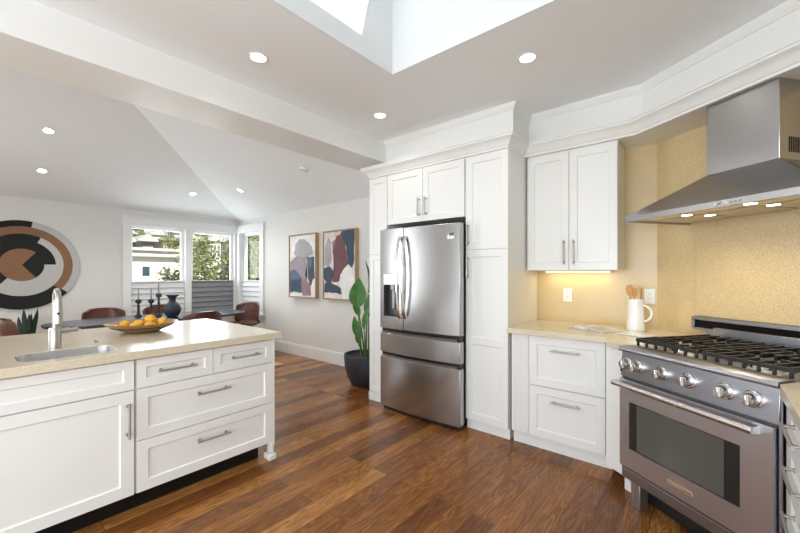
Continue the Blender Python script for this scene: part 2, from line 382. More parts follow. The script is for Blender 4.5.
# soffit over the cabinets (follows fridge block, upper cabinets and the diagonal wall)
d1 = dn(-2.195, 2.40); d2 = dn(-0.6, 2.40); 
def offset_poly(o):
    """front outline of the soffit, moved out into the room by o"""
    yA, yB, nD = 2.937 - o, 3.285 - o, 2.43 - o
    ox = max(0.0, o - 0.096) if o > 0.05 else o
    xs = -1.252 + ox
    # meeting point of y = yB and n = nD :  x*NX + y*NY = nD
    xm = (nD - yB * NY) / NX
    xe = XE; ye = (nD - xe * NX) / NY
    return [(-2.81 - ox, YN), (-2.81 - ox, yA), (xs, yA), (xs, yB), (xm, yB), (xe, ye)]
b = new(); pl = offset_poly(0) + [(XE, 2.66), (-0.30, 3.5), (-0.30, YN)]
pl[0] = (-2.66, YN); pl[1] = (-2.66, 2.937)
prism(b, pl, 2.40, ZK + 0.02)
struct('ceiling_soffit', b, CAB)
# crown moulding swept along the soffit
def sweep(bm, prof, closed=False):
    rows = []
    for o, z in prof:
        pts = offset_poly(o); rows.append([bm.verts.new((x, y, z)) for x, y in pts])
    for r0, r1 in zip(rows, rows[1:]):
        for i in range(len(r0) - 1): bm.faces.new((r0[i], r0[i + 1], r1[i + 1], r1[i]))
    r0, r1 = rows[-1], rows[0]
    for i in range(len(r0) - 1): bm.faces.new((r0[i], r0[i + 1], r1[i + 1], r1[i]))
b = new()
sweep(b, [(0.0, 2.356), (0.098, 2.356), (0.098, 2.372), (0.105, 2.375), (0.112, 2.384), (0.120, 2.403), (0.140, 2.424), (0.158, 2.432), (0.158, 2.446), (0.166, 2.449), (0.166, 2.462), (0.0, 2.470)])
struct('trim_1', b, CAB, smooth=25)
b = new()
sweep(b, [(0.0, ZK - 0.05), (0.008, ZK - 0.05), (0.02, ZK - 0.03), (0.036, ZK - 0.012), (0.04, ZK), (0.0, ZK)])
for v in list(b.verts):
    if v.co.x < -2.66: v.co.x = -2.66
bmesh.ops.remove_doubles(b, verts=b.verts, dist=1e-5)
struct('trim_2', b, CAB, smooth=25)
# soffit underside in front of the diagonal wall
b = new(); pu = offset_poly(0.090)[3:]
pu[0] = (-0.545, pu[0][1]); prism(b, pu + [(XE, 2.66), (-0.32, 3.52), (-0.545, 3.52)], 2.3575, 2.40); struct('ceiling_soffit_underside', b, CAB)
# stone backsplash
b = new(); box(b, -1.25, -0.30, 3.50, YN - 0.005, 0.87, 2.357); struct('wall_backsplash_north', b, SPLASH)
b = new(); prism(b, [dn(-2.314, 2.647), dn(-0.862, 2.647), dn(-0.862, 2.66), dn(-2.314, 2.66)], 0.87, 2.357); struct('wall_backsplash_diagonal', b, SPLASH)
b = new(); prism(b, [dn(-2.01, 2.637), dn(-0.90, 2.637), dn(-0.90, 2.6465), dn(-2.01, 2.6465)], 1.052, 1.70); struct('trim_3', b, SPLASH, bev=0.002)

# ------------------------------------------------------------------ dining windows
def casing_west():
    b = new(); x0, x1 = XW, XW + 0.028
    box(b, x0, x1, 1.715, 1.825, WZ0 - 0.02, 2.14); box(b, x0, x1 + 0.004, 1.700, YN - 0.001, 2.14, 2.265); box(b, x0, x1 + 0.018, 1.69, YN - 0.001, 2.265, 2.288)
    box(b, x0, x1 + 0.04, 1.700, YN - 0.001, WZ0 - 0.05, WZ0 + 0.0)
    return b
def sash(parent, along, off, a0, a1, z0, z1, t=0.05):
    """one window sash: along='y' on the west wall, 'x' on the north wall"""
    b = new(); g = new()
    def bx(bm, p0, p1, q0, q1, zz0, zz1):
        if along == 'y': box(bm, q0, q1, p0, p1, zz0, zz1)
        else: box(bm, p0, p1, q0, q1, zz0, zz1)
    o0, o1 = (off, off + 0.05)
    bx(b, a0, a0 + t, o0, o1, z0, z1); bx(b, a1 - t, a1, o0, o1, z0, z1); bx(b, a0 + t, a1 - t, o0, o1, z0, z0 + t); bx(b, a0 + t, a1 - t, o0, o1, z1 - t, z1)
    s = ob('sash', b, TRIM, parent, bev=0.004)
    bx(g, a0 + t - 0.01, a1 - t + 0.01, o0 + 0.02, o0 + 0.026, z0 + t - 0.01, z1 - t + 0.01)
    ob('glass_pane', g, GLASS, s)
wn = struct('window_1', casing_west(), TRIM, bev=0.003)
b = new(); box(b, XW - 0.12, XW + 0.02, 2.645, 2.745, WZ0, WZ1 - 0.02); ob('mullion', b, TRIM, wn, bev=0.004)
b = new()
box(b, XW - 0.15, XW + 0.0, WY0, WY0 + 0.015, WZ0, WZ1); box(b, XW - 0.15, XW, WY1 - 0.015, WY1, WZ0, WZ1); box(b, XW - 0.15, XW, WY0, WY1, WZ1 - 0.015, WZ1); box(b, XW - 0.15, XW, WY0, WY1, WZ0, WZ0 + 0.015)
ob('jamb', b, TRIM, wn)
sash(wn, 'y', XW - 0.11, 1.815, 2.645, WZ0 + 0.015, WZ1 - 0.015); sash(wn, 'y', XW - 0.11, 2.745, WY1 - 0.015, WZ0 + 0.015, WZ1 - 0.015)
b = new(); y0, y1 = YN - 0.028, YN
box(b, -6.40, -6.275, y0, y1, WZ0 - 0.02, 2.14); box(b, XW + 0.03, -6.265, y0 - 0.004, y1, 2.14, 2.265); box(b, XW + 0.03, -6.255, y0 - 0.018, y1, 2.265, 2.288); box(b, XW + 0.05, -6.265, y0 - 0.04, y1, WZ0 - 0.05, WZ0); box(b, XW + 0.001, -7.165, y0, y1, WZ0, 2.14)
wn = struct('window_2', b, TRIM, bev=0.003)
b = new(); box(b, NX0, NX0 + 0.015, YN, YN + 0.15, WZ0, WZ1); box(b, NX1 - 0.015, NX1, YN, YN + 0.15, WZ0, WZ1); box(b, NX0, NX1, YN, YN + 0.15, WZ1 - 0.015, WZ1); box(b, NX0, NX1, YN, YN + 0.15, WZ0, WZ0 + 0.015)
ob('jamb', b, TRIM, wn)
sash(wn, 'x', YN + 0.06, NX0 + 0.015, NX1 - 0.015, WZ0 + 0.015, WZ1 - 0.015, 0.06)

# pleated bottom-up shades
def shade(label, m, along, off, a0, a1, z0, z1, n=6):
    t = thing('window_shade', label, 'window shade', ((off, (a0 + a1) / 2, z0) if along == 'y' else ((a0 + a1) / 2, off, z0)), 0, 'bottom-up shades of the corner windows')
    hw = (a1 - a0) / 2; hh = z1 - z0
    def pt(a, d, z): return (d, a, z) if along == 'y' else (a, -d, z)
    b = new(); npt = n * 8
    def prof(v):
        f = (v * n) % 1.0
        return 0.006 + 0.022 * (1 - f) ** 1.5 if v < 1 else 0.006
    grid(b, lambda u, v: pt(-hw + 2 * hw * u, prof(v), v * hh), 2, npt)
    ob('pleated_fabric', b, m, t, solid=0.003)
    b = new()
    if along == 'y': box(b, -0.004, 0.03, -hw, hw, hh, hh + 0.02)
    else: box(b, -hw, hw, -0.03, 0.004, hh, hh + 0.02)
    ob('top_rail', b, NICKEL if m is SHADED else TRIM, t, bev=0.003)
    return t
shade('pale grey pleated shade on the window pane nearest the round woven wall art', SHADEL, 'y', XW - 0.052, 1.83, 2.635, WZ0 + 0.02, 1.20)
shade('pleated shade painted darker as if side-lit on the middle window pane, beside the corner', SHADED, 'y', XW - 0.052, 2.755, WY1 - 0.025, WZ0 + 0.02, 1.20)
shade('pale pleated shade on the narrow window nearest the paintings', SHADEL, 'x', YN + 0.052, NX0 + 0.022, NX1 - 0.022, WZ0 + 0.02, 1.20)

# ------------------------------------------------------------------ cabinet building blocks (local frame: front faces -Y)
def shaker(name, parent, x0, x1, z0, z1, w=0.058, rails=(), y=-0.02, m=CAB, th=0.02):
    b = new(); d = 0.009; c = 0.006
    fx0, fx1 = x0 + w, x1 - w
    zs = [z0 + w] + [q for r in rails for q in (r - w / 2, r + w / 2)] + [z1 - w]
    box(b, x0, x1, y + d, y + th, z0, z1)                        # slab behind
    box(b, x0, fx0, y, y + d, z0, z1); box(b, fx1, x1, y, y + d, z0, z1)
    bounds = [z0] + zs + [z1]
    for i in range(0, len(bounds), 2): box(b, fx0, fx1, y, y + d, bounds[i], bounds[i + 1])
    for i in range(0, len(zs), 2):                                # sloped inner edge
        a0, a1 = zs[i], zs[i + 1]
        o = [(fx0, y, a0), (fx1, y, a0), (fx1, y, a1), (fx0, y, a1)]; q = [(fx0 + c, y + d, a0 + c), (fx1 - c, y + d, a0 + c), (fx1 - c, y + d, a1 - c), (fx0 + c, y + d, a1 - c)]
        vo = [b.verts.new(p) for p in o]; vq = [b.verts.new(p) for p in q]
        for k in range(4): b.faces.new((vo[k], vo[(k + 1) % 4], vq[(k + 1) % 4], vq[k]))
    return ob(name, b, m, parent, smooth=0, recalc=True)
def pull(parent, x, z, length, vertical=False, y=-0.02, r=0.0058, m=NICKEL):
    b = new(); o = 0.032; h = length / 2; e = h - 0.018
    if vertical:
        cyl(b, (x, y - o, z - h), (x, y - o, z + h), r, seg=14)
        for s in (-e, e): cyl(b, (x, y + 0.0, z + s), (x, y - o, z + s), r * 0.95, seg=12); cyl(b, (x, y, z + s), (x, y - 0.004, z + s), r * 1.6, seg=12)
    else:
        cyl(b, (x - h, y - o, z), (x + h, y - o, z), r, seg=14)
        for s in (-e, e): cyl(b, (x + s, y, z), (x + s, y - o, z), r * 0.95, seg=12); cyl(b, (x + s, y, z), (x + s, y - 0.004, z), r * 1.6, seg=12)
    return ob('handle', b, m, parent, smooth=40)
def carcass(parent, x0, x1, y0, y1, z0, z1, name='body', m=CAB):
    b = new(); box(b, x0, x1, y0, y1, z0, z1); return ob(name, b, m, parent, bev=0.0015)

# ------------------------------------------------------------------ island (front faces +X, local x = world Y)
IX = -2.43
def isl(name, label, y0, group=None): return thing(name, label, 'kitchen cabinet', (IX - 0.02, y0, 0), PI / 2, group)
t = isl('base_cabinet', 'white drawer cabinet at the near end of the kitchen island, with four bar-handled drawers', 0.634)
W = 1.465 - 0.634
carcass(t, 0.0, W, 0.0, 0.60, 0.125, 0.872)
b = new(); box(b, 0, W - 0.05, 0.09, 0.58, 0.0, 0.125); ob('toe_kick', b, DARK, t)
for nm, a0, a1, z0, z1, hx_, hz, hl, wf in (('drawer', 0.004, 0.412, 0.707, 0.866, 0.206, 0.789, 0.205, 0.045), ('drawer', 0.416, W - 0.002, 0.707, 0.866, 0.625, 0.788, 0.20, 0.045), ('drawer', 0.004, W - 0.002, 0.418, 0.702, 0.413, 0.604, 0.20, 0.055), ('drawer', 0.004, W - 0.002, 0.13, 0.413, 0.413, 0.312, 0.20, 0.055)):
    d = shaker(nm, t, a0, a1, z0, z1, wf); pull(d, hx_, hz, hl)
b = new(); box(b, W, W + 0.018, -0.02, 1.20, 0.10, 0.872); ob('end_panel', b, CAB, t, bev=0.002)
b = new()
prism(b, [(W - 0.014, -0.016), (W + 0.016, -0.016), (W + 0.016, 0.035), (W - 0.014, 0.035)], 0.05, 0.126)
lz = [(-0.006, 0.0, 0.006), (-0.014, 0.008, 0.045), (-0.006, 0.045, 0.055)]
box(b, W - 0.030, W + 0.028, -0.030, 0.050, 0.0, 0.042)
ob('bracket_foot', b, CAB, t, bev=0.006)
t = isl('base_cabinet', 'white sink cabinet in the island under the faucet, with one tall door', 0.0)
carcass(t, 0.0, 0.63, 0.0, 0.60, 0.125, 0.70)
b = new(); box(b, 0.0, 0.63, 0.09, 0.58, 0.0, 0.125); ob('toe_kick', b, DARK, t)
b = new(); box(b, 0.0, 0.63, 0.0, 0.018, 0.70, 0.872); ob('front_rail', b, CAB, t)
shaker('false_drawer_front', t, 0.012, 0.626, 0.707, 0.866, 0.045)
d = shaker('door', t, 0.012, 0.626, 0.13, 0.70, 0.06); pull(d, 0.598, 0.546, 0.19, True)
t = isl('base_cabinet', 'white island cabinet at the left edge of the picture, left of the sink door', -0.62)
carcass(t, 0.0, 0.615, 0.0, 0.60, 0.125, 0.872)
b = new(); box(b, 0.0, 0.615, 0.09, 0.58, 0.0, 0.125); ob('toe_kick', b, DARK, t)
shaker('drawer', t, 0.004, 0.611, 0.707, 0.866, 0.045); d = shaker('door', t, 0.004, 0.611, 0.13, 0.70, 0.06); pull(d, 0.05, 0.546, 0.165, True)
t = thing('island_back_panel', 'white panelled back of the kitchen island facing the dining table', 'kitchen cabinet', (-3.06, -0.62, 0), 0)
carcass(t, -0.40, -0.005, 0.0, 2.08, 0.0, 0.872)
b = new(); box(b, -0.41, -0.40, 0.02, 2.06, 0.0, 0.10); ob('plinth', b, CAB, t, bev=0.002)

def rrect(x0, x1, y0, y1, r, n=6):
    pts = []
    for cx, cy, a in ((x1 - r, y1 - r, 0), (x0 + r, y1 - r, PI / 2), (x0 + r, y0 + r, PI), (x1 - r, y0 + r, 1.5 * PI)):
        for k in range(n + 1):
            t_ = a + PI / 2 * k / n; pts.append((cx + r * math.cos(t_), cy + r * math.sin(t_)))
    return pts
SK = (-2.765, -2.497, 0.19, 0.585, 0.06)
def slab_with_hole(outer, hole, z0, z1):
    """countertop with a cut-out: bridge outer loop and hole with a triangulated fill"""
    b = new(); loops = []
    for z in (z0, z1):
        es = []
        vo = [b.verts.new((p[0], p[1], z)) for p in outer]; vh = [b.verts.new((p[0], p[1], z)) for p in hole]
        for vv in (vo, vh):
            for i in range(len(vv)): es.append(b.edges.new((vv[i], vv[(i + 1) % len(vv)])))
        bmesh.ops.triangle_fill(b, use_beauty=True, edges=es)
        loops.append((vo, vh))
    for k in (0, 1):
        lo, hi = loops[0][k], loops[1][k]
        for i in range(len(lo)): b.faces.new((lo[i], lo[(i + 1) % len(lo)], hi[(i + 1) % len(hi)], hi[i]))
    return b
b = slab_with_hole([(-3.665, -0.66), (-2.402, -0.66), (-2.402, 1.522), (-3.665, 1.522)], rrect(*SK), 0.874, 0.92)
tag(ob('island_countertop', b, STONE, bev=0.004, smooth=0, origin=(-3.03, 0.43, 0.874)), 'beige stone countertop of the kitchen island', 'countertop')
b = new(); x0, x1, y0, y1, r = SK
rows = []
for ins, z in ((0.0025, 0.918), (0.0025, 0.87), (0.006, 0.76), (0.03, 0.735), (0.10, 0.73)):
    rows.append([b.verts.new((p[0], p[1], z)) for p in rrect(x0 + ins, x1 - ins, y0 + ins, y1 - ins, max(r - ins * 0.5, 0.02))])
for a_, c_ in zip(rows, rows[1:]):
    for i in range(len(a_)): b.faces.new((a_[i], a_[(i + 1) % len(a_)], c_[(i + 1) % len(c_)], c_[i]))
b.faces.new(rows[-1])
s = ob('sink', b, mat('sink_steel', (0.72, 0.71, 0.70), 0.38, 1.0), recalc=True, origin=(-2.625, 0.375, 0.73))
tag(s, 'small undermount stainless prep sink set into the island countertop', 'sink')
s.modifiers.new('solid', 'SOLIDIFY').thickness = 0.0015
b = new(); lathe(b, [(0, 0.003), (0.03, 0.004), (0.042, 0.002), (0.045, 0.0)], 24); 
ob('drain', b, NICKEL, s, smooth=40).location = (0, 0, 0.0015)
# faucet: upright body, side lever, slim pull-down head leaning over the bowl
t = thing('faucet', 'brushed nickel faucet with a side lever, standing behind the island sink', 'faucet', (-2.845, 0.358, 0.92), 0)
b = new(); lathe(b, [(0.0, 0), (0.031, 0), (0.031, 0.004), (0.0275, 0.006), (0.0275, 0.112), (0.025, 0.116), (0.0, 0.116)], 32); ob('body', b, NICKEL, t, smooth=40)
b = new(); tube(b, [(0, 0, 0.11), (0, 0, 0.26), (0.012, 0, 0.305), (0.05, 0, 0.33), (0.09, 0, 0.318), (0.105, 0, 0.285), (0.107, 0, 0.27)], 0.0125, 16); ob('spout', b, NICKEL, t, smooth=60)
b = new(); tube(b, [(0.107, 0, 0.275), (0.109, 0, 0.20), (0.111, 0, 0.15), (0.111, 0, 0.148)], [0.015, 0.0175, 0.0185, 0.015], 20); hd = ob('spray_head', b, NICKEL, t, smooth=40)
b = new(); cyl(b, (0.0, 0, 0.0), (0.006, 0, 0), 0.007, seg=14); ob('spray_button', b, BLACK, hd).location = (0.122, -0.004, 0.205)
b = new(); tube(b, [(0, 0.02, 0.096), (0, 0.060, 0.096), (0, 0.062, 0.096), (0, 0.098, 0.098), (0, 0.100, 0.098)], [0.016, 0.016, 0.0115, 0.0125, 0.010], 18); ob('lever', b, NICKEL, t, smooth=40)
b = new(); lathe(b, [(0, 0), (0.021, 0), (0.021, 0.004), (0.017, 0.006), (0.0145, 0.006), (0.0145, 0.010), (0, 0.010)], 24, (0, 0, 0)); o = ob('air_switch_button', b, NICKEL, smooth=40); o.location = (-2.93, 0.545, 0.92)
tag(o, 'small round metal button set in the island countertop right of the faucet', 'button')

# fruit bowl and fruit
BX, BY = -3.20, 0.875
b = new(); prof = [(0.0, 0.0), (0.10, 0.0), (0.115, 0.006), (0.185, 0.037), (0.222, 0.064), (0.226, 0.068), (0.221, 0.069), (0.18, 0.044), (0.11, 0.016), (0.0, 0.012)]
lathe(b, prof, 48)
bw = ob('fruit_bowl', b, BOWLW, smooth=45); bw.location = (BX, BY, 0.92); bw.rotation_euler = (0, 0, 0.4)
tag(bw, 'wide shallow carved wooden bowl of yellow fruit on the island', 'bowl')
b = new()
for k in range(2): pass
lathe(b, [(0.1835, 0.0362), (0.186, 0.0355), (0.195, 0.0425), (0.1925, 0.0435)], 48); ob('dark_band', b, mat('dark_stain', (0.06, 0.025, 0.012), 0.4), bw, smooth=45)
b = new(); prof = []
for k in range(13):
    a = -PI / 2 + PI * k / 12; x = math.cos(a); z = math.sin(a) * 1.15
    if abs(z) > 1.0: z *= 1.06
    prof.append((max(x, 0) * 0.031, z * 0.031))
lathe(b, prof, 24)
lm = ob('lemon', b, LEMON, smooth=80)
b = new(); cyl(b, (0, 0, 0.0365), (0, 0, 0.041), 0.004, 0.003, 8); ob('stem_end', b, mat('fruit_stem', (0.25, 0.2, 0.05), 0.7), lm)
spots = [(0.02, 0.045, 0.093, 'yellow lemon sitting highest, on top of the pile in the wooden bowl'), (-0.06, -0.095, 0.058, 'leftmost yellow lemon in the wooden bowl'), (0.075, -0.065, 0.052, 'low yellow lemon second from the left, against the near rim of the bowl'),
         (0.09, 0.02, 0.052, 'low yellow lemon at the near rim, directly below the highest lemon'), (0.055, 0.112, 0.070, 'rightmost yellow lemon in the wooden bowl'), (-0.03, -0.015, 0.058, 'yellow lemon left of the highest one, behind the near rim pair'), (-0.055, 0.085, 0.056, 'yellow lemon at the far side, mostly hidden behind the highest lemon')]
first = True
for k, (dx, dy, dz, lab) in enumerate(spots):
    o = lm if first else copy_tree(lm); first = False
    o.location = (BX + dx, BY + dy, 0.915 + dz); o.rotation_euler = (1.45 + 0.2 * (k % 3), 0.2 * k, 1.1 * k)
    tag(o, lab, 'lemon', 'lemons in the wooden bowl')

# ------------------------------------------------------------------ refrigerator wall
YF = 2.86
t = thing('tall_cabinet', 'narrow white tall cabinet left of the refrigerator, beside the potted plant', 'kitchen cabinet', (-2.812, YF, 0))
carcass(t, 0.0, 0.255, 0.0, 0.745, 0.0, 2.356)
b = new(); box(b, -0.016, 0.255, -0.022, -0.0005, 0.0, 0.085); box(b, -0.016, -0.0005, -0.022, 0.745, 0.0, 0.085); ob('plinth', b, CAB, t, bev=0.003)
shaker('upper_door', t, 0.004, 0.252, 1.551, 2.346, 0.055); shaker('lower_door', t, 0.004, 0.252, 0.095, 1.546, 0.055, rails=(0.77,))
t = thing('over_fridge_cabinet', 'white two-door cabinet mounted above the refrigerator', 'kitchen cabinet', (-2.555, YF, 1.842))
carcass(t, 0.0, 0.905, 0.0, 0.745, 0.0, 0.514)
d = shaker('door', t, 0.006, 0.45, 0.0, 0.504); pull(d, 0.412, 0.138, 0.175, True)
d = shaker('door', t, 0.455, 0.902, 0.0, 0.504); pull(d, 0.493, 0.138, 0.175, True)
t = thing('pantry_cabinet', 'tall white pantry cabinet right of the refrigerator, with an upper and a lower door', 'kitchen cabinet', (-1.643, YF, 0))
carcass(t, 0.0, 0.391, 0.0, 0.64, 0.085, 2.356)
b = new(); box(b, 0.0, 0.391, 0.015, 0.64, 0.0, 0.085); ob('toe_kick', b, CAB, t)
d = shaker('upper_door', t, 0.006, 0.389, 1.55, 2.346); pull(d, 0.03, 1.68, 0.185, True)
d = shaker('lower_door', t, 0.006, 0.389, 0.092, 1.545, rails=(0.77,)); pull(d, 0.03, 1.40, 0.185, True)

def fridge():
    FW = 0.915
    t = thing('refrigerator', 'stainless steel French-door refrigerator with two bottom drawers', 'refrigerator', (-2.540, 2.690, 0))
    carcass(t, 0.006, FW - 0.036, 0.10, 0.82, 0.03, 1.755, 'body', STEELG)
    def front(name, x0, x1, z0, z1, m=STEEL, parent=t, hole=None):
        """slightly bowed door panel"""
        b = new(); n = 24
        def yf(x):
            u = (x - FW / 2) / (FW / 2); return 0.032 * (u * u) 
        xs = [x0 + (x1 - x0) * k / n for k in range(n + 1)]
        cuts_z = [z0, z1]
        if hole:
            hx0, hx1, hz0, hz1 = hole
            xs = sorted(set([round(x, 5) for x in xs if not (abs(x - hx0) < 0.008 or abs(x - hx1) < 0.008)] + [hx0, hx1])); cuts_z = [z0, hz0, hz1, z1]
        vf = [[b.verts.new((x, yf(x), z)) for z in cuts_z] for x in xs]; vb = [[b.verts.new((x, 0.095, z)) for z in cuts_z] for x in xs]
        nx, nz = len(xs) - 1, len(cuts_z) - 1
        for i in range(nx):
            for j in range(nz):
                if hole and j == 1 and xs[i] >= hx0 - 1e-6 and xs[i + 1] <= hx1 + 1e-6: continue
                b.faces.new((vf[i][j], vf[i + 1][j], vf[i + 1][j + 1], vf[i][j + 1]))
            for j, fl in ((0, 1), (nz, 0)): b.faces.new((vf[i][j], vf[i + 1][j], vb[i + 1][j], vb[i][j]))
            for j in range(nz): b.faces.new((vb[i][j], vb[i + 1][j], vb[i + 1][j + 1], vb[i][j + 1]))
        for i in (0, nx):
            for j in range(nz): b.faces.new((vf[i][j], vf[i][j + 1], vb[i][j + 1], vb[i][j]))
        return ob(name, b, m, parent, bev=0.004 if not hole else 0.0, smooth=30)
    sp = 0.318
    dl = front('left_door', 0.0, sp - 0.003, 0.812, 1.775, hole=(0.058, 0.268, 0.93, 1.345))
    dr = front('right_door', sp + 0.003, FW, 0.812, 1.775)
    f1 = front('middle_drawer', 0.0, FW, 0.575, 0.760); f2 = front('freezer_drawer', 0.0, FW, 0.045, 0.530)
    # recessed finger grips along the drawer tops
    for dd, z in ((f1, 0.760), (f2, 0.530)):
        b = new(); n = 12
        rows = []
        for k in range(n + 1):
            x = 0.03 + (FW - 0.06) * k / n; u = (x - FW / 2) / (FW / 2); y = 0.032 * u * u
            rows.append([b.verts.new(p) for p in ((x, y + 0.012, z), (x, y + 0.003, z + 0.022), (x, y + 0.010, z + 0.024), (x, y + 0.03, z))])
        for a_, c_ in zip(rows, rows[1:]):
            for i in range(3): b.faces.new((a_[i], a_[i + 1], c_[i + 1], c_[i]))
        ob('grip_trim', b, STEELG, dd)
        b = new(); box(b, 0.015, FW - 0.015, 0.045, 0.099, z + 0.001, z + 0.047); ob('grip_recess', b, BLACK, dd)
    # curved door handles
    for dd, x in ((dl, sp - 0.034), (dr, sp + 0.034)):
        b = new(); pts = []
        for k in range(17):
            v = k / 16; z = 0.925 + 0.765 * v; out = 0.016 + 0.058 * math.sin(PI * v) ** 0.55
            pts.append((x, 0.012 - out, z))
        tube(b, pts, 0.0155, 14, flat=0.75)
        cyl(b, (x, 0.02, 0.94), (x, -0.012, 0.94), 0.012); cyl(b, (x, 0.02, 1.675), (x, -0.012, 1.675), 0.012)
        ob('handle', b, CHROME, dd, smooth=50)
    # water dispenser
    b = new(); box(b, 0.060, 0.266, 0.012, 0.032, 1.235, 1.343); ob('dispenser_panel', b, mat('dispenser_panel', (0.60, 0.64, 0.68), 0.3, 0.2), dl, bev=0.003)
    b = new(); h0, h1, y0, y1 = 0.058, 0.268, 0.020, 0.09
    q = [b.verts.new(p) for p in ((h0, y0, 0.93), (h1, 0.010, 0.93), (h1, 0.010, 1.235), (h0, y0, 1.235), (h0 + 0.01, y1, 0.94), (h1 - 0.01, y1, 0.94), (h1 - 0.01, y1, 1.235), (h0 + 0.01, y1, 1.235))]
    for f in ((0, 1, 5, 4), (1, 2, 6, 5), (3, 0, 4, 7), (4, 5, 6, 7)): b.faces.new([q[i] for i in f])
    ob('dispenser_recess', b, mat('dispenser_recess', (0.10, 0.10, 0.11), 0.3, 0.5), dl, smooth=0)
    b = new(); box(b, 0.12, 0.165, 0.045, 0.075, 1.185, 1.234); box(b, 0.125, 0.16, 0.062, 0.076, 1.0, 1.185); ob('dispenser_paddle', b, STEELG, dl, bev=0.004)
    # paper badge on the right door
    b = new(); u = (0.845 - FW / 2) / (FW / 2)
    box(b, 0.783, 0.867, 0.0175, 0.030, 1.640, 1.680); box(b, 0.815, 0.867, 0.0175, 0.030, 1.680, 1.697)
    bd = ob('badge', b, mat('badge_card', (0.82, 0.82, 0.80), 0.3), dr); bd['label'] = 'white and dark rectangular energy badge'
    b = new(); box(b, 0.817, 0.866, 0.0160, 0.0172, 1.667, 1.695); ob('badge_dark_field', b, mat('badge_dark', (0.10, 0.12, 0.12), 0.3), bd)
    b = new(); box(b, 0.792, 0.802, 0.0160, 0.0172, 1.652, 1.680); ob('badge_mark', b, mat('badge_mark', (0.45, 0.45, 0.45), 0.4), bd)
    b = new(); box(b, 0.02, FW - 0.02, 0.06, 0.12, 0.0, 0.04); ob('kick_grille', b, BLACK, t)
    for x in (0.05, FW - 0.05):
        b = new(); box(b, x - 0.03, x + 0.03, 0.06, 0.20, 1.755, 1.785); ob('hinge_cover', b, BLACK, t, bev=0.005)
fridge()

# ------------------------------------------------------------------ right-hand cabinets
t = thing('upper_cabinet', 'white two-door wall cabinet above the counter, right of the pantry', 'kitchen cabinet', (-1.238, 3.22, 1.372))
carcass(t, 0.0, 0.692, 0.0, 0.279, 0.0, 0.984)
d = shaker('door', t, 0.004, 0.343, 0.0, 0.968); pull(d, 0.308, 0.145, 0.20, True)
d = shaker('door', t, 0.348, 0.690, 0.0, 0.968); pull(d, 0.383, 0.145, 0.20, True)
t = thing('under_cabinet_light', 'slim warm light bar fixed under the white wall cabinet', 'light', (-1.15, 3.42, 1.353))
b = new(); box(b, 0.0, 0.52, -0.02, 0.02, 0.004, 0.0185); ob('housing', b, TRIM, t)
b = new(); box(b, 0.01, 0.51, -0.014, 0.014, 0.0, 0.004); ob('diffuser', b, LEDY, t)
lamp('light_bar_glow', 'AREA', (0.26, 0, -0.004), 0.55, (1.0, 0.87, 0.42), size=0.5, size_y=0.03, parent=t)

YB = 2.86
t = thing('base_cabinet', 'white two-drawer base cabinet between the pantry and the range', 'kitchen cabinet', (-1.226, YB, 0))
carcass(t, 0.0, 0.70, 0.0, 0.62, 0.095, 0.872)
b = new(); box(b, 0.0, 0.70, 0.028, 0.5, 0.0, 0.095); ob('toe_kick', b, CAB, t)
b = new(); box(b, 0.002, 0.138, -0.016, -0.001, 0.10, 0.868)
for k in range(9): box(b, 0.010 + k * 0.0138, 0.0205 + k * 0.0138, -0.0195, -0.016, 0.105, 0.865)
ob('fluted_filler', b, CAB, t, bev=0.0012)
for z0, z1, hz in ((0.494, 0.866, 0.77), (0.103, 0.488, 0.388)):
    d = shaker('drawer', t, 0.144, 0.668, z0, z1, 0.058); pull(d, 0.41, hz, 0.20)
b = new(); box(b, 0.672, 0.70, -0.02, -0.001, 0.10, 0.868); ob('filler_strip', b, CAB, t, bev=0.002)
t = thing('angled_filler_panel', 'narrow white panel closing the angle between base cabinet and range', 'panel', (*dn(-1.858, 1.90), 0), -DA)
b = new(); box(b, -0.165, 0.056, 0.0, 0.015, 0.095, 0.872); ob('face', b, CAB, t, bev=0.002)
b = new(); box(b, -0.05, 0.05, 0.03, 0.045, 0.0, 0.095); ob('toe_kick', b, CAB, t)

RL, RR = -1.797, -1.028        # range sides (along the diagonal wall)
wl = [(-1.247, 2.792), (-0.535, 2.792), dn(-1.99, 1.872), dn(RL, 1.862), dn(RL, 2.645)]
b = new(); prism(b, wl + [(-0.331, 3.498), (-1.247, 3.498)], 0.874, 0.915)
tag(ob('countertop', b, STONE, bev=0.004, smooth=0, origin=(-0.8, 3.1, 0.874)), 'beige stone countertop between the pantry and the range', 'countertop')
b = new(); prism(b, [(0.198, 0.55), (0.862, 0.55), (0.862, 2.615), dn(RR + 0.004, 2.645), dn(RR + 0.004, 1.815), (0.198, 2.02)], 0.874, 0.92)
tag(ob('countertop', b, STONE, bev=0.004, smooth=0, origin=(0.53, 1.4, 0.874)), 'beige stone countertop at the right edge of the picture, right of the range', 'countertop')
t = thing('base_cabinet', 'white drawer cabinet at the right edge of the picture, right of the range', 'kitchen cabinet', (0.238, 2.048, 0), -PI / 2)
carcass(t, 0.0, 0.75, 0.0, 0.60, 0.095, 0.872)
b = new(); box(b, 0.0, 0.75, 0.06, 0.58, 0.0, 0.095); ob('toe_kick', b, CAB, t)
for z0, z1 in ((0.735, 0.866), (0.575, 0.73), (0.405, 0.57), (0.103, 0.40)):
    d = shaker('drawer', t, 0.06, 0.745, z0, z1, 0.05); pull(d, 0.30, (z0 + z1) / 2 + 0.012, 0.24)
b = new(); box(b, 0.002, 0.056, -0.02, -0.001, 0.10, 0.868); ob('filler_strip', b, CAB, t, bev=0.002)
t = thing('base_cabinet', 'white base cabinet beside the camera, right of the right-edge drawers', 'kitchen cabinet', (0.245, 1.28, 0), -PI / 2)
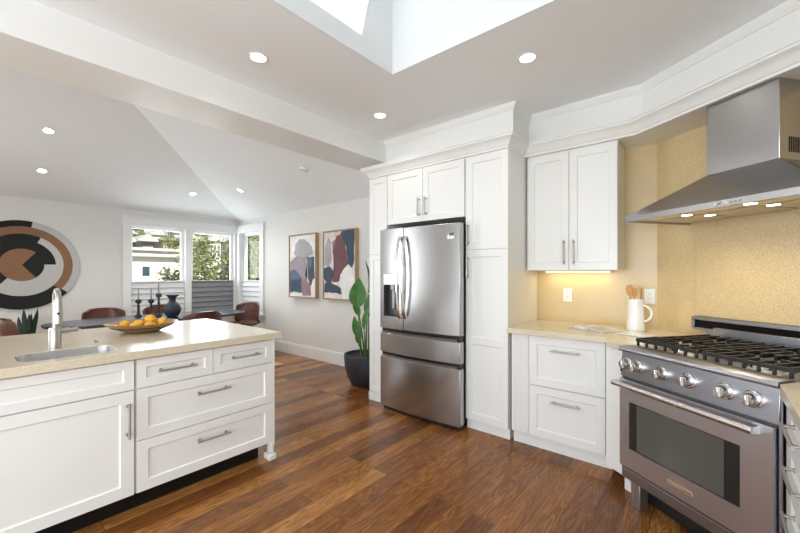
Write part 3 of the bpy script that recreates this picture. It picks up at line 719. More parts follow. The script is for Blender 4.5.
carcass(t, 0.0, 0.70, 0.0, 0.60, 0.095, 0.872)
b = new(); box(b, 0.0, 0.70, 0.06, 0.58, 0.0, 0.095); ob('toe_kick', b, CAB, t)
d = shaker('door', t, 0.004, 0.69, 0.103, 0.866); pull(d, 0.05, 0.6, 0.2, True)

# ------------------------------------------------------------------ range
def kitchen_range():
    ac = (RL + RR) / 2; hw = (RR - RL) / 2 - 0.006
    t = thing('range', 'stainless steel gas range with six knobs and black grates in the angled corner', 'range', (*dn(ac, 1.79), 0), -DA)
    HD = 0.86                                    # back of the body
    carcass(t, -hw, hw, 0.03, 0.70, 0.17, 0.885, 'body', STEELG)
    # front corner columns seen past the door
    for s_ in (-hw, hw - 0.012):
        b = new(); box(b, s_, s_ + 0.012, 0.004, 0.03, 0.17, 0.90); ob('side_trim', b, STEELP, t)
    # control panel, leaning back a little
    b = new(); prism_x(b, [(-0.012, 0.752), (0.028, 0.752), (0.028, 0.895), (0.0, 0.895)], -hw + 0.004, hw - 0.004)
    cp = ob('control_panel', b, STEELP, t, bev=0.003)
    for kx in (-0.326, -0.262, -0.118, 0.018, 0.182, 0.288):
        z = 0.827; y = -0.007
        b = new(); 
        def ring(y_, r): return [(kx + r * math.cos(a_), y_, z + r * math.sin(a_)) for a_ in [2 * PI * q / 28 for q in range(28)]]
        rows = [[b.verts.new(p) for p in ring(y_ + y, r_)] for y_, r_ in ((0.004, 0.036), (-0.008, 0.036), (-0.012, 0.032), (-0.012, 0.0255), (-0.040, 0.0245), (-0.045, 0.0215))]
        for a_, c_ in zip(rows, rows[1:]):
            for i in range(28): b.faces.new((a_[i], a_[(i + 1) % 28], c_[(i + 1) % 28], c_[i]))
        b.faces.new(rows[-1])
        kn = ob('knob', b, CHROME, cp, smooth=40)
        b = new(); box(b, kx - 0.006, kx + 0.006, y - 0.054, y - 0.042, z - 0.022, z + 0.022); ob('knob_grip', b, CHROME, kn, bev=0.003)
    b = new(); box(b, -hw + 0.004, -hw + 0.012, -0.014, -0.008, 0.775, 0.80); ob('indicator', b, BLACK, cp)
    # bull-nose landing ledge
    b = new(); prism_x(b, [(-0.022, 0.896), (-0.026, 0.906), (-0.022, 0.918), (-0.012, 0.924), (0.075, 0.926), (0.075, 0.893), (0.0, 0.893)], -hw, hw); ob('front_ledge', b, STEELP, t, bev=0.002)
    # oven door
    b = new(); x0, x1, z0, z1 = -hw + 0.004, hw - 0.018, 0.238, 0.738
    wx0, wx1, wz0, wz1 = -0.312, 0.245, 0.352, 0.617
    for q in ((x0, wx0, z0, z1), (wx1, x1, z0, z1), (wx0, wx1, z0, wz0), (wx0, wx1, wz1, z1)): box(b, q[0], q[1], -0.018, 0.028, q[2], q[3])
    bmesh.ops.remove_doubles(b, verts=b.verts, dist=1e-5)
    dr = ob('oven_door', b, STEELH, t)
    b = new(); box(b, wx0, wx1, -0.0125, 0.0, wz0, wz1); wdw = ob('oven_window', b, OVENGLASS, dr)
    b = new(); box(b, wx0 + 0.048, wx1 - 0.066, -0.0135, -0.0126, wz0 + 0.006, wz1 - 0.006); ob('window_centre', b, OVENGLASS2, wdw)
    b = new(); hz = 0.716; cyl(b, (-hw + 0.002, -0.066, hz), (hw - 0.055, -0.066, hz), 0.0165, seg=24)
    for s in (-hw + 0.02, hw - 0.075):
        prism_x(b, [(-0.018, hz - 0.022), (-0.018, hz + 0.016), (-0.066, hz + 0.012), (-0.072, hz), (-0.066, hz - 0.013)], s - 0.016, s + 0.016)
    ob('door_handle', b, mat('satin_steel_bar', (0.66, 0.65, 0.64), 0.27, 1.0), dr, bev=0.002, smooth=40)
    b = new(); box(b, -0.078, 0.048, -0.0215, -0.018, 0.277, 0.305); ob('name_plate', b, CHROME, dr, bev=0.001)
    b = new(); box(b, -hw + 0.004, hw - 0.004, -0.004, 0.03, 0.165, 0.222); ob('kick_panel', b, STEELP, t, bev=0.003)
    b = new(); box(b, -hw + 0.03, hw - 0.03, 0.02, 0.028, 0.222, 0.24); ob('door_gap', b, BLACK, t)
    for s in (-1, 1):
        for yy in (0.07, 0.62):
            b = new()
            if yy < 0.1: box(b, s * (hw - 0.055) - 0.03, s * (hw - 0.055) + 0.03, yy - 0.03, yy + 0.03, 0.0, 0.17)
            else: cyl(b, (s * (hw - 0.06), yy, 0), (s * (hw - 0.06), yy, 0.17), 0.02)
            ob('leg', b, STEELH, t, bev=0.003)
    b = new(); box(b, -hw + 0.02, hw - 0.02, 0.14, 0.16, 0.01, 0.17); ob('toe_plate', b, BLACK, t)
    # cooktop with burners and grates
    b = new(); box(b, -hw + 0.002, hw - 0.002, 0.075, 0.70, 0.893, 0.918); ob('cooktop', b, STEELH, t, bev=0.002)
    for bx_ in (-hw / 2, hw / 2):
        for by_ in (0.235, 0.49):
            b = new(); lathe(b, [(0.0, 0.03), (0.034, 0.03), (0.040, 0.024), (0.040, 0.02), (0.055, 0.017), (0.06, 0.0)], 28, (bx_, by_, 0.918))
            bn = ob('burner', b, BLACK, t, smooth=40)
            b = new(); lathe(b, [(0.044, 0.021), (0.062, 0.018), (0.075, 0.004), (0.078, 0.0)], 28, (bx_, by_, 0.918)); ob('burner_ring', b, CHROME, bn, smooth=40)
    for gx0, gx1 in ((-hw + 0.012, -0.008), (0.008, hw - 0.012)):
        b = new(); z0, z1 = 0.944, 0.966; n = 7; gm = (gx0 + gx1) / 2; cen = (0.235, 0.49)
        for k in range(n):                       # bars from front to back, open over the burners
            x = gx0 + 0.012 + (gx1 - gx0 - 0.024) * k / (n - 1)
            cut = 0.05 if k in (2, 3, 4) else 0.0
            ys = [0.088] + ([q for c_ in cen for q in (c_ - cut, c_ + cut)] if cut else []) + [0.64]
            for q in range(0, len(ys), 2): box(b, x - 0.0055, x + 0.0055, ys[q], ys[q + 1], z0, z1)
            for yy in (0.088, 0.628): box(b, x - 0.0055, x + 0.0055, yy, yy + 0.012, 0.922, z0)
        for yy in (0.095, 0.362, 0.632): box(b, gx0, gx1, yy - 0.006, yy + 0.006, z0, z1 - 0.004)
        for c_ in cen:
            box(b, gx0, gm - 0.05, c_ - 0.006, c_ + 0.006, z0, z1 - 0.002); box(b, gm + 0.05, gx1, c_ - 0.006, c_ + 0.006, z0, z1 - 0.002)
        ob('grate', b, BLACK, t, bev=0.0015)
    # back guard with the dark flue slot
    b = new(); box(b, -hw + 0.0, hw, 0.70, 0.735, 0.885, 1.0); ob('back_guard', b, STEELP, t, bev=0.002)
    b = new()
    x0, x1 = -0.592, hw + 0.02
    box(b, x0, x1, 0.800, 0.846, 1.028, 1.05); box(b, x0, x0 + 0.02, 0.800, 0.846, 0.975, 1.028); box(b, x1 - 0.02, x1, 0.800, 0.846, 0.975, 1.028); box(b, x0, x1, 0.800, 0.846, 0.962, 0.976)
    fl = ob('flue_trim', b, STEELP, t, bev=0.002)
    b = new(); box(b, x0 + 0.02, x1 - 0.02, 0.825, 0.846, 0.976, 1.028); ob('flue_slot', b, DARK, fl)
    b = new(); box(b, -0.50, x1, 0.808, 0.846, 0.923, 0.962); ob('lower_guard', b, STEELP, fl, bev=0.002)
kitchen_range()

# ------------------------------------------------------------------ hood
def hood():
    a0, a1, ac = -2.062, -1.045, -1.555
    t = thing('range_hood', 'stainless steel chimney hood with glowing lamps above the range', 'range hood', (*dn(ac, 2.646), 1.686), -DA)
    hw = (a1 - a0) / 2; D = 0.566; zr = 0.036
    # rim
    b = new()
    box(b, -hw, hw, -D, -D + 0.014, 0, zr); box(b, -hw, -hw + 0.014, -D + 0.014, 0, 0, zr); box(b, hw - 0.014, hw, -D + 0.014, 0, 0, zr)
    rm = ob('rim', b, STEEL, t, bev=0.0015)
    # control buttons
    for k in range(7):
        b = new(); cyl(b, (0.07 + k * 0.019, -D - 0.003, zr / 2), (0.07 + k * 0.019, -D + 0.002, zr / 2), 0.0052, seg=12); ob('control_button', b, WHITE if k in (0, 2, 3) else STEELG, rm)
    # canopy
    ct = (-0.185, 0.180, -0.282, 0.0); z1 = 0.252
    b = new()
    lo = [(-hw + 0.004, -D + 0.004, zr), (hw - 0.004, -D + 0.004, zr), (hw - 0.004, 0.0, zr), (-hw + 0.004, 0.0, zr)]
    hi = [(ct[0], ct[2], z1), (ct[1], ct[2], z1), (ct[1], ct[3], z1), (ct[0], ct[3], z1)]
    vl = [b.verts.new(p) for p in lo]; vh = [b.verts.new(p) for p in hi]
    for i in range(4): b.faces.new((vl[i], vl[(i + 1) % 4], vh[(i + 1) % 4], vh[i]))
    b.faces.new(vh); ob('canopy', b, STEEL, t, bev=0.004)
    b = new(); box(b, ct[0] + 0.002, ct[1] - 0.002, ct[2] + 0.002, ct[3], z1 - 0.002, 0.671); ch = ob('chimney', b, STEEL, t, bev=0.004)
    b = new()
    for k in range(9): box(b, ct[1] - 0.002, ct[1] - 0.0008, -0.215 + k * 0.016, -0.207 + k * 0.016, 0.29, 0.37)
    ob('vent_slots', b, DARK, ch)
    b = new(); box(b, -hw + 0.014, hw - 0.014, -D + 0.014, -0.002, 0.014, 0.024); un = ob('underside', b, mat('cream_reflection_steel', (0.80, 0.74, 0.62), 0.42, 0.85), t)  # cream reflection under the hood is put into the steel colour
    b = new()
    for k in (-1, 0, 1): box(b, k * 0.3 - 0.13, k * 0.3 + 0.13, -0.36, -0.06, 0.008, 0.0139)
    ob('baffle_filter', b, mat('cream_reflection_baffle', (0.62, 0.56, 0.46), 0.4, 0.85), un, bev=0.002)  # filters carry the same painted cream reflection
    for x, y in ((-0.195, -0.418), (-0.16, -0.285), (0.17, -0.472), (0.175, -0.32)):
        b = new(); lathe(b, [(0.0, 0.009), (0.026, 0.009), (0.033, 0.0075), (0.035, 0.0138)], 24, (x, y, 0)); sl = ob('lamp_ring', b, CHROME, un, smooth=40)
        b = new(); lathe(b, [(0.0, 0.007), (0.026, 0.007), (0.026, 0.0088), (0, 0.0088)], 24, (x, y, 0)); ob('lamp_lens', b, LEDW, sl)
        lamp('hood_lamp', 'SPOT', (x, y, 0.003), 4.5, (1.0, 0.86, 0.62), size=0.02, spot=2.4, blend=0.9, parent=t)
hood()

# ------------------------------------------------------------------ things on the right counter
def outlet(x, z, label, loc, rotz):
    t = thing('wall_outlet', label, 'outlet', loc, rotz, 'outlets in the stone backsplash')
    b = new(); box(b, -0.037, 0.037, -0.006, -0.0005, -0.06, 0.06); ob('cover_plate', b, WHITE, t, bev=0.002)
    b = new(); box(b, -0.017, 0.017, -0.009, -0.006, -0.034, 0.034); f = ob('receptacle', b, CERAMIC, t, bev=0.001)
    b = new()
    for z_ in (-0.017, 0.017):
        for x_ in (-0.006, 0.006): box(b, x_ - 0.0012, x_ + 0.0012, -0.0095, -0.009, z_ - 0.005, z_ + 0.005)
    ob('slots', b, DARK, f)
    return t
o1 = outlet(0, 0, 'white wall outlet below the wall cabinet, alone on the backsplash', (-0.985, 3.50, 1.153), 0)
place(o1, (-0.375, 3.50, 1.165), 0, 'white wall outlet half behind the white pitcher')
t = thing('pitcher', 'white ceramic pitcher with a loop handle, holding wooden utensils', 'pitcher', (-0.437, 3.26, 0.916), -0.28)
b = new(); lathe(b, [(0.0, 0.0), (0.056, 0.0), (0.060, 0.004), (0.059, 0.02), (0.052, 0.15), (0.050, 0.228), (0.052, 0.238), (0.048, 0.238), (0.046, 0.228), (0.048, 0.15), (0.054, 0.02), (0.0, 0.012)], 36); ob('body', b, CERAMIC, t, smooth=50)
b = new(); pts = []
for k in range(15):
    a = PI * 0.5 - PI * k / 14; pts.append((0.050 + 0.056 * math.cos(a), 0, 0.135 + 0.058 * math.sin(a)))
tube(b, pts, 0.0075, 12); ob('handle', b, CERAMIC, t, smooth=60)
def utensil(kind, label, off, lean):
    u = thing('wooden_utensil', label, 'utensil', (-0.437 + off[0], 3.26 + off[1], 0.930), 0, 'wooden utensils in the white pitcher')
    top = Vector((lean[0], lean[1], 0.262))
    b = new(); tube(b, [(0, 0, 0), top * 0.92], 0.006, 10); ob('shaft', b, SPOON, u, smooth=50)
    b = new(); d = top.normalized(); s = Vector((1, 0, 0)); 
    hh = 0.07
    if kind == 'spoon':
        def f(a_, c_):
            th, ph = PI * a_, 2 * PI * c_
            return top + d * (hh * 0.35 - hh * 0.62 * math.cos(th)) + s * (0.027 * math.sin(th) * math.cos(ph)) + Vector((0, 1, 0)) * (0.006 * math.sin(th) * math.sin(ph))
        grid(b, f, 10, 14); bmesh.ops.remove_doubles(b, verts=b.verts, dist=1e-5)
        ob('bowl', b, SPOON, u, smooth=60)
    else:
        q0 = top - d * 0.02
        n = 4 if kind == 'fork' else 1
        for k in range(n):
            wd = 0.044 / n
            c_ = -0.022 + wd * (k + 0.5)
            pts = [q0 + s * (c_ * 0.6), q0 + d * 0.02 + s * c_, q0 + d * 0.062 + s * c_]
            tube(b, pts, [wd * 0.42, wd * 0.44, wd * 0.36], 10, flat=0.3 if n == 1 else 1.0)
        ob('head', b, SPOON, u, smooth=50)
utensil('spatula', 'flat wooden spatula in the white pitcher, nearest the outlet', (0.022, 0.004), (0.012, 0.006))
utensil('fork', 'wooden slotted utensil in the middle of the white pitcher', (-0.004, -0.012), (-0.004, -0.006))
utensil('spoon', 'wooden spoon leaning to the left rim of the white pitcher', (-0.022, 0.01), (-0.016, 0.004))

t = thing('open_magazine', 'open magazine lying on the stone counter in front of the pitcher', 'magazine', (-0.70, 3.14, 0.9165), -0.45)
for s, nm in ((-1, 'page_block'), (1, 'page_block')):
    b = new()
    def f(u, v, s=s, top=True):
        x = s * u * 0.155; z = 0.020 * math.sin(PI * min(1, u * 1.02)) ** 0.7 * (1 - 0.55 * u) + 0.004
        return (x, -0.10 + 0.20 * v, z)
    g = grid(b, f, 16, 6)
    lo = [[b.verts.new((v.co.x, v.co.y, 0.0)) for v in (row[0], row[-1])] for row in g]
    for i in range(16):
        b.faces.new((g[i][0], g[i + 1][0], lo[i + 1][0], lo[i][0])); b.faces.new((g[i][-1], lo[i][1], lo[i + 1][1], g[i + 1][-1])); b.faces.new((lo[i][0], lo[i + 1][0], lo[i + 1][1], lo[i][1]))
    b.faces.new([v for v in g[16]] + [lo[16][1], lo[16][0]])
    ob(nm, b, PAPER, t, smooth=40)
b = new(); prism(b, rrect(-0.10, 0.10, -0.085, 0.085, 0.02), 0.0, 0.010)
o = ob('serving_board', b, MARBLE, bev=0.003); o.location = (-0.405, 3.04, 0.9155); o.rotation_euler = (0, 0, -0.45)
tag(o, 'pale flat stone serving board lying between the magazine and the range', 'serving board')

# ------------------------------------------------------------------ ceiling lights
def downlight(label, loc, tilt=None, size=0.062, energy=9, grp='recessed kitchen ceiling lights'):
    t = thing('ceiling_light', label, 'ceiling light', loc, 0, grp)
    b = new(); lathe(b, [(size * 0.72, 0.004), (size * 0.76, -0.001), (size * 0.95, -0.005), (size, -0.004), (size, 0.0)], 32); ob('trim_ring', b, TRIM, t, smooth=50)
    b = new(); lathe(b, [(0.0, -0.0005), (size * 0.75, -0.0005), (size * 0.75, 0.006), (0, 0.006)], 32); ob('lens', b, LED, t)
    lamp('ceiling_light_beam', 'SPOT', (0, 0, -0.012), energy, (1.0, 0.97, 0.93), size=0.05, spot=2.5, blend=0.8, parent=t)
    if tilt: t.rotation_euler = tilt
    return t
downlight('round recessed ceiling light at the beam, left of the skylight', (-2.249, 1.253, ZK - 0.001))
downlight('round recessed ceiling light in front of the cabinets over the refrigerator', (-2.247, 2.403, ZK - 0.001))
downlight('round recessed ceiling light right of the skylight, before the white wall cabinet', (-0.917, 2.377, ZK - 0.001))
ta = math.atan(PT)
for p, lab, tl in (((-5.696, 0.661), 'upper of the two small ceiling lights high above the woven wall art', (0, -ta, 0)), ((-6.527, 0.697), 'lower of the two small ceiling lights just above the woven wall art', (0, -ta, 0)),
                   ((-6.521, 2.491), 'small sloped-ceiling light left of the hip line, above the corner window', (0, -ta, 0))):
    downlight(lab, (p[0], p[1], zwest(p[0]) - 0.001), tl, 0.058, 48, 'small lights in the sloped dining ceiling')
downlight('small sloped-ceiling light right of the hip line, above the corner window', (-5.692, 2.866, ZW + PT * (YN - 2.866) - 0.001), (-ta, 0, 0), 0.058, 48, 'small lights in the sloped dining ceiling')
t = thing('smoke_detector', 'white round smoke detector on the sloped dining ceiling above the paintings', 'smoke detector', (-3.956, 2.825, ZW + PT * (YN - 2.825) - 0.001)); t.rotation_euler = (-ta, 0, 0)
b = new(); lathe(b, [(0, -0.032), (0.03, -0.032), (0.045, -0.026), (0.055, -0.012), (0.055, 0.0)], 28); ob('housing', b, WHITE, t, smooth=35)
b = new(); lathe(b, [(0.032, -0.0322), (0.036, -0.0306), (0.040, -0.029), (0.036, -0.0285)], 28); ob('vent_ring', b, STEELG, t)

# ------------------------------------------------------------------ wall art and paintings
def disc_mat(name, col):
    m = mat(name, col, 0.85)
    tc = N(m, 'ShaderNodeTexCoord'); sx = N(m, 'ShaderNodeSeparateXYZ'); L(m, tc.outputs['Object'], sx.inputs['Vector'])
    cb = N(m, 'ShaderNodeCombineXYZ'); L(m, sx.outputs['Y'], cb.inputs['X']); L(m, sx.outputs['Z'], cb.inputs['Y'])
    ln = N(m, 'ShaderNodeVectorMath', operation='LENGTH'); L(m, cb.outputs[0], ln.inputs[0])
    mu = N(m, 'ShaderNodeMath', operation='MULTIPLY'); mu.inputs[1].default_value = 420; L(m, ln.outputs['Value'], mu.inputs[0])
    sn = N(m, 'ShaderNodeMath', operation='SINE'); L(m, mu.outputs[0], sn.inputs[0])
    n = N(m, 'ShaderNodeTexNoise'); n.inputs['Scale'].default_value = 60
    L(m, tc.outputs['Object'], n.inputs['Vector'])
    a_ = N(m, 'ShaderNodeMath', operation='ADD'); L(m, sn.outputs[0], a_.inputs[0]); L(m, n.outputs['Fac'], a_.inputs[1])
    dk = tuple(c * 0.72 for c in col)
    L(m, ramp(m, a_.outputs[0], [(0.0, dk), (0.8, col)]), P(m).inputs['Base Color']); bump(m, a_.outputs[0], 0.5, 0.004)
    return m
b = new(); R = 0.61; NA, NR = 180, 30
def dcol(r, a):
    """r 0..1, a degrees seen from the room: 0 = right, counter-clockwise"""
    a = (a + 180) % 360 - 180
    if r > 0.86:
        if a < -40 or a > 162: return 0
        if a > 79: return 0
        return 1
    if r > 0.70:
        if -150 < a < -42: return 0
        return 2
    if r > 0.56:
        if a > 63 or a < -165: return 0
        return 1
    if r > 0.38:
        if a > 2: return 0
        if a < -128: return 0
        return 1
    if -52 < a < 52: return 0
    return 2
rows = []
for i in range(NR + 1):
    r = i / NR
    rows.append([b.verts.new((0.022, R * r * math.cos(2 * PI * k / NA), R * r * math.sin(2 * PI * k / NA))) for k in range(NA)] if i else [b.verts.new((0.022, 0, 0))])
for i in range(NR):
    for k in range(NA):
        k2 = (k + 1) % NA; r = (i + 0.5) / NR; a = 360 * (k + 0.5) / NA
        q = ([rows[0][0]] if i == 0 else [rows[i][k], rows[i][k2]]) + [rows[i + 1][k2], rows[i + 1][k]]
        b.faces.new(q).material_index = dcol(r, a)
back = [b.verts.new((0.002, v.co.y, v.co.z)) for v in rows[-1]]
for k in range(NA): b.faces.new((rows[-1][k], rows[-1][(k + 1) % NA], back[(k + 1) % NA], back[k])).material_index = dcol(0.95, 360 * (k + 0.5) / NA)
b.faces.new(back)
o = ob('woven_wall_art', b, [disc_mat('woven_black', (0.012, 0.012, 0.012)), disc_mat('woven_white', (0.60, 0.60, 0.58)), disc_mat('woven_brown', (0.30, 0.155, 0.08))], smooth=30)
o.location = (XW + 0.001, 0.575, 1.465)
tag(o, 'large round woven wall art in black, white and brown bands', 'wall art')

ACOL = {'cream': (0.62, 0.585, 0.55), 'white': (0.70, 0.69, 0.68), 'lgrey': (0.50, 0.49, 0.52), 'mauve': (0.36, 0.24, 0.26), 'pinkgrey': (0.43, 0.35, 0.40), 'navy': (0.045, 0.075, 0.13), 'blue': (0.10, 0.17, 0.27), 'maroon': (0.21, 0.075, 0.085), 'peach': (0.60, 0.42, 0.33), 'ochre': (0.5, 0.36, 0.2)}
for k_ in ('lgrey', 'mauve', 'pinkgrey', 'navy', 'blue', 'maroon'): ACOL[k_] = tuple(c * 0.68 for c in ACOL[k_])
AK = list(ACOL); AM = [noisy('canvas_' + k, v, tuple(min(1, c * 1.25 + 0.015) for c in v), 7, 0.7, detail=7, bmp=0.1) for k, v in ACOL.items()]
def painting(label, x0, x1, patches, seed):
    z0, z1 = 0.955, 1.982; w_, h_ = x1 - x0, z1 - z0
    t = thing('framed_painting', label, 'painting', (x0, YN - 0.002, z0), 0, 'abstract paintings on the dining wall')
    b = new(); f = 0.016; d = 0.065
    box(b, 0, f, -d, 0, 0, h_); box(b, w_ - f, w_, -d, 0, 0, h_); box(b, f, w_ - f, -d, 0, 0, f); box(b, f, w_ - f, -d, 0, h_ - f, h_)
    ob('frame', b, GOLD, t, bev=0.002)
    b = new(); m0 = f + 0.006; box(b, m0, w_ - m0, -d + 0.012, -0.01, m0, h_ - m0, AK.index('cream'))
    rng = random.Random(seed)
    for li, (ck, poly) in enumerate(patches):
        pts = []
        n = len(poly)
        for i in range(n):                      # wobbly brushed outline
            p, q = Vector(poly[i]), Vector(poly[(i + 1) % n])
            k_ = max(2, int((q - p).length * 28))
            for j in range(k_):
                v = p.lerp(q, j / k_)
                nz = noise.noise_vector(Vector((v.x * 7 + seed, v.y * 7, li * 3.1)))
                v2 = Vector((min(1, max(0, v.x + 0.03 * nz.x)), min(1, max(0, v.y + 0.025 * nz.y))))
                pts.append(v2)
        y = -d + 0.0118 - 0.0003 * (li + 1)
        vs_ = [b.verts.new((m0 + (w_ - 2 * m0) * p.x, y, m0 + (h_ - 2 * m0) * p.y)) for p in pts]
        try:
            fc = b.faces.new(vs_); fc.material_index = AK.index(ck)
            bmesh.ops.triangulate(b, faces=[fc])
        except ValueError: pass
    ob('canvas', b, AM, t, smooth=0, recalc=False)
painting('abstract painting nearest the corner window, with grey cloud, blue and mauve shapes', -5.400, -4.678, [
    ('white', [(0, 0.62), (0.3, 0.7), (0.9, 0.66), (1, 0.8), (1, 1), (0.0, 1)]), ('lgrey', [(0.16, 0.70), (0.5, 0.62), (0.92, 0.68), (0.88, 0.82), (0.6, 0.94), (0.36, 0.93), (0.22, 0.84)]),
    ('pinkgrey', [(0.0, 0.38), (0.0, 0.56), (0.3, 0.66), (0.62, 0.64), (0.72, 0.5), (0.62, 0.34), (0.78, 0.18), (0.84, 0.02), (0.52, 0.02), (0.44, 0.3), (0.2, 0.42)]),
    ('blue', [(0.0, 0.05), (0.0, 0.42), (0.2, 0.44), (0.44, 0.34), (0.5, 0.06), (0.2, 0.08)]), ('navy', [(0.03, 0.1), (0.05, 0.26), (0.46, 0.3), (0.5, 0.08)]),
    ('navy', [(0.66, 0.64), (0.94, 0.64), (0.98, 0.3), (0.86, 0.14), (0.72, 0.3), (0.74, 0.48)]), ('blue', [(0.7, 0.62), (0.9, 0.62), (0.86, 0.46), (0.76, 0.46)]),
    ('mauve', [(0.5, 0.02), (0.46, 0.22), (0.62, 0.3), (0.82, 0.2), (0.84, 0.02)]), ('white', [(0.86, 0.0), (0.84, 0.16), (0.95, 0.3), (1, 0.3), (1, 0)]), ('white', [(0.0, 0.0), (0.0, 0.05), (0.25, 0.03), (0.5, 0.05), (0.5, 0.0)])], 3)
painting('abstract painting nearest the potted plant, with a maroon centre and navy blocks', -4.503, -3.786, [
    ('lgrey', [(0.02, 0.5), (0.04, 0.8), (0.14, 0.94), (0.24, 0.86), (0.26, 0.6), (0.14, 0.46)]), ('peach', [(0.3, 0.92), (0.36, 1.0), (0.54, 1.0), (0.56, 0.9)]), ('mauve', [(0.3, 0.66), (0.28, 0.86), (0.42, 0.9), (0.5, 0.7)]),
    ('maroon', [(0.26, 0.24), (0.36, 0.48), (0.3, 0.7), (0.44, 0.94), (0.6, 0.96), (0.74, 0.72), (0.78, 0.5), (0.6, 0.4), (0.52, 0.24)]),
    ('navy', [(0.56, 0.96), (0.62, 1.0), (0.98, 1.0), (0.98, 0.54), (0.9, 0.46), (0.78, 0.52), (0.74, 0.74)]), ('navy', [(0.0, 0.3), (0.0, 0.46), (0.2, 0.48), (0.34, 0.4), (0.26, 0.22), (0.08, 0.24)]),
    ('navy', [(0.0, 0.1), (0.02, 0.24), (0.3, 0.23), (0.56, 0.16), (0.6, 0.07), (0.3, 0.08)]), ('white', [(0.5, 0.22), (0.56, 0.36), (0.72, 0.46), (0.9, 0.46), (1, 0.38), (1, 0.0), (0.62, 0.0), (0.6, 0.14)]), ('cream', [(0, 0.0), (0.0, 0.1), (0.3, 0.07), (0.6, 0.06), (0.6, 0.0)])], 9)

# ------------------------------------------------------------------ dining furniture
RGX0, RGX1, RGY0, RGY1 = -7.10, -4.83, 0.30, 3.098
b = new(); box(b, RGX0, RGX1, RGY0, RGY1, 0.001, 0.016); tag(ob('rug', b, JUTE, bev=0.004, origin=(-5.96, 1.7, 0.0)), 'tan woven rug under the dining table', 'rug')
RZ = 0.0165
t = thing('dining_table', 'long dark oval dining table by the corner windows', 'table', (-5.95, 1.83, RZ))
b = new(); pts = []
for k in range(72):
    a = 2 * PI * k / 72; cx, sy = math.cos(a), math.sin(a)
    pts.append((0.50 * math.copysign(abs(cx) ** 0.75, cx), 1.20 * math.copysign(abs(sy) ** 0.82, sy)))
prism(b, pts, 0.695, 0.724); ob('table_top', b, TABLE, t, bev=0.008, smooth=40)
for s in (-1, 1):
    b = new(); tube(b, [(0, s * 0.55, 0.695), (0, s * 0.55, 0.03)], [0.09, 0.09], 28); ob('pedestal', b, TABLE, t, smooth=40)
    b = new(); lathe(b, [(0, 0), (0.27, 0), (0.27, 0.02), (0.10, 0.035), (0, 0.035)], 36, (0, s * 0.55, 0)); ob('foot_plate', b, TABLE, t, smooth=40)
TZ = RZ + 0.7245

def make_chair(label):
    t = thing('dining_chair', label, 'chair', (0, 0, 0), 0, 'brown leather dining chairs')
    b = new()
    prof = [(-0.235, 0.462), (-0.20, 0.468), (-0.05, 0.448), (0.10, 0.440), (0.18, 0.452), (0.225, 0.50), (0.245, 0.58), (0.262, 0.68), (0.278, 0.78), (0.285, 0.825)]
    npf = len(prof) - 1
    def f(u, v):
        k = min(int(v * npf), npf - 1); fr_ = v * npf - k
        y = prof[k][0] * (1 - fr_) + prof[k + 1][0] * fr_; z = prof[k][1] * (1 - fr_) + prof[k + 1][1] * fr_
        s = 2 * u - 1; bk = max(0.0, min(1.0, (v - 0.42) / 0.2))
        hw = 0.235 + 0.02 * math.sin(PI * v)
        if v > 0.8: hw -= 0.03 * ((v - 0.8) / 0.2) ** 2
        x = hw * s; e = abs(s) ** 3
        y -= bk * 0.13 * e; z += (1 - bk) * 0.05 * e + (0.0 if v < 0.5 else 0)
        if v > 0.85: z -= 0.05 * abs(s) ** 4 * (v - 0.85) / 0.15
        return (x, y, z)
    grid(b, f, 20, 36)
    s = ob('shell', b, LEATHER, t, smooth=80, solid=0.028)
    s.modifiers.new('bevel', 'BEVEL').width = 0.008
    b = new(); prism(b, rrect(-0.19, 0.19, -0.19, 0.15, 0.07), 0.455, 0.482); ob('seat_cushion', b, LEATHER, t, bev=0.01)
    for sx in (-1, 1):
        for sy in (-1, 1):
            b = new(); tube(b, [(sx * 0.15, sy * 0.13 - 0.02, 0.43), (sx * 0.23, sy * 0.22 - 0.01, 0.005)], [0.014, 0.009], 12); ob('leg', b, MATBLACK, t, smooth=50)
    b = new(); box(b, -0.16, 0.16, -0.16, 0.12, 0.418, 0.43); ob('under_frame', b, MATBLACK, t)
    return t
ch = make_chair('brown leather chair behind the table, between the wall art and the candlesticks')
ch.location = (-6.62, 1.38, RZ); ch.rotation_euler = (0, 0, PI / 2)
place(ch, (-6.62, 2.11, RZ), PI / 2, 'brown leather chair on the window side, behind the candlesticks')
place(ch, (-5.43, 2.14, RZ), -PI / 2, 'brown leather chair with its back to the island, right of the vase')
place(ch, (-6.12, 3.02 + 0.08, RZ), 0.35, 'brown leather chair at the right end of the table, near the narrow window')
place(ch, (-6.12, 0.57, RZ), PI, 'brown leather chair at the left edge of the picture, beside the snake plant')

def candlestick(label, loc, hcup, hc):
    t = thing('candle_holder', label, 'candle holder', loc, 0, 'black candlesticks on the dining table')
    b = new(); k = hcup
    lathe(b, [(0, 0), (0.042, 0), (0.044, 0.01), (0.036, 0.03), (0.018, 0.05), (0.022, 0.06), (0.017, 0.07), (0.014, k * 0.55), (0.019, k * 0.6), (0.014, k * 0.64), (0.015, k - 0.06), (0.036, k - 0.045), (0.038, k - 0.02), (0.026, k), (0.012, k), (0.011, k - 0.012), (0, k - 0.012)], 28)
    ob('stem', b, MATBLACK, t, smooth=45)
    return t
def candle(label, loc, h):
    t = thing('taper_candle', label, 'candle', loc, 0, 'grey tapers in the black candlesticks')
    b = new(); tube(b, [(0, 0, 0), (0, 0, h * 0.95), (0, 0, h)], [0.0105, 0.009, 0.004], 14); ob('wax', b, GREYWAX, t, smooth=50)
    b = new(); cyl(b, (0, 0, h), (0, 0, h + 0.012), 0.0014, seg=6); ob('wick', b, BLACK, t)
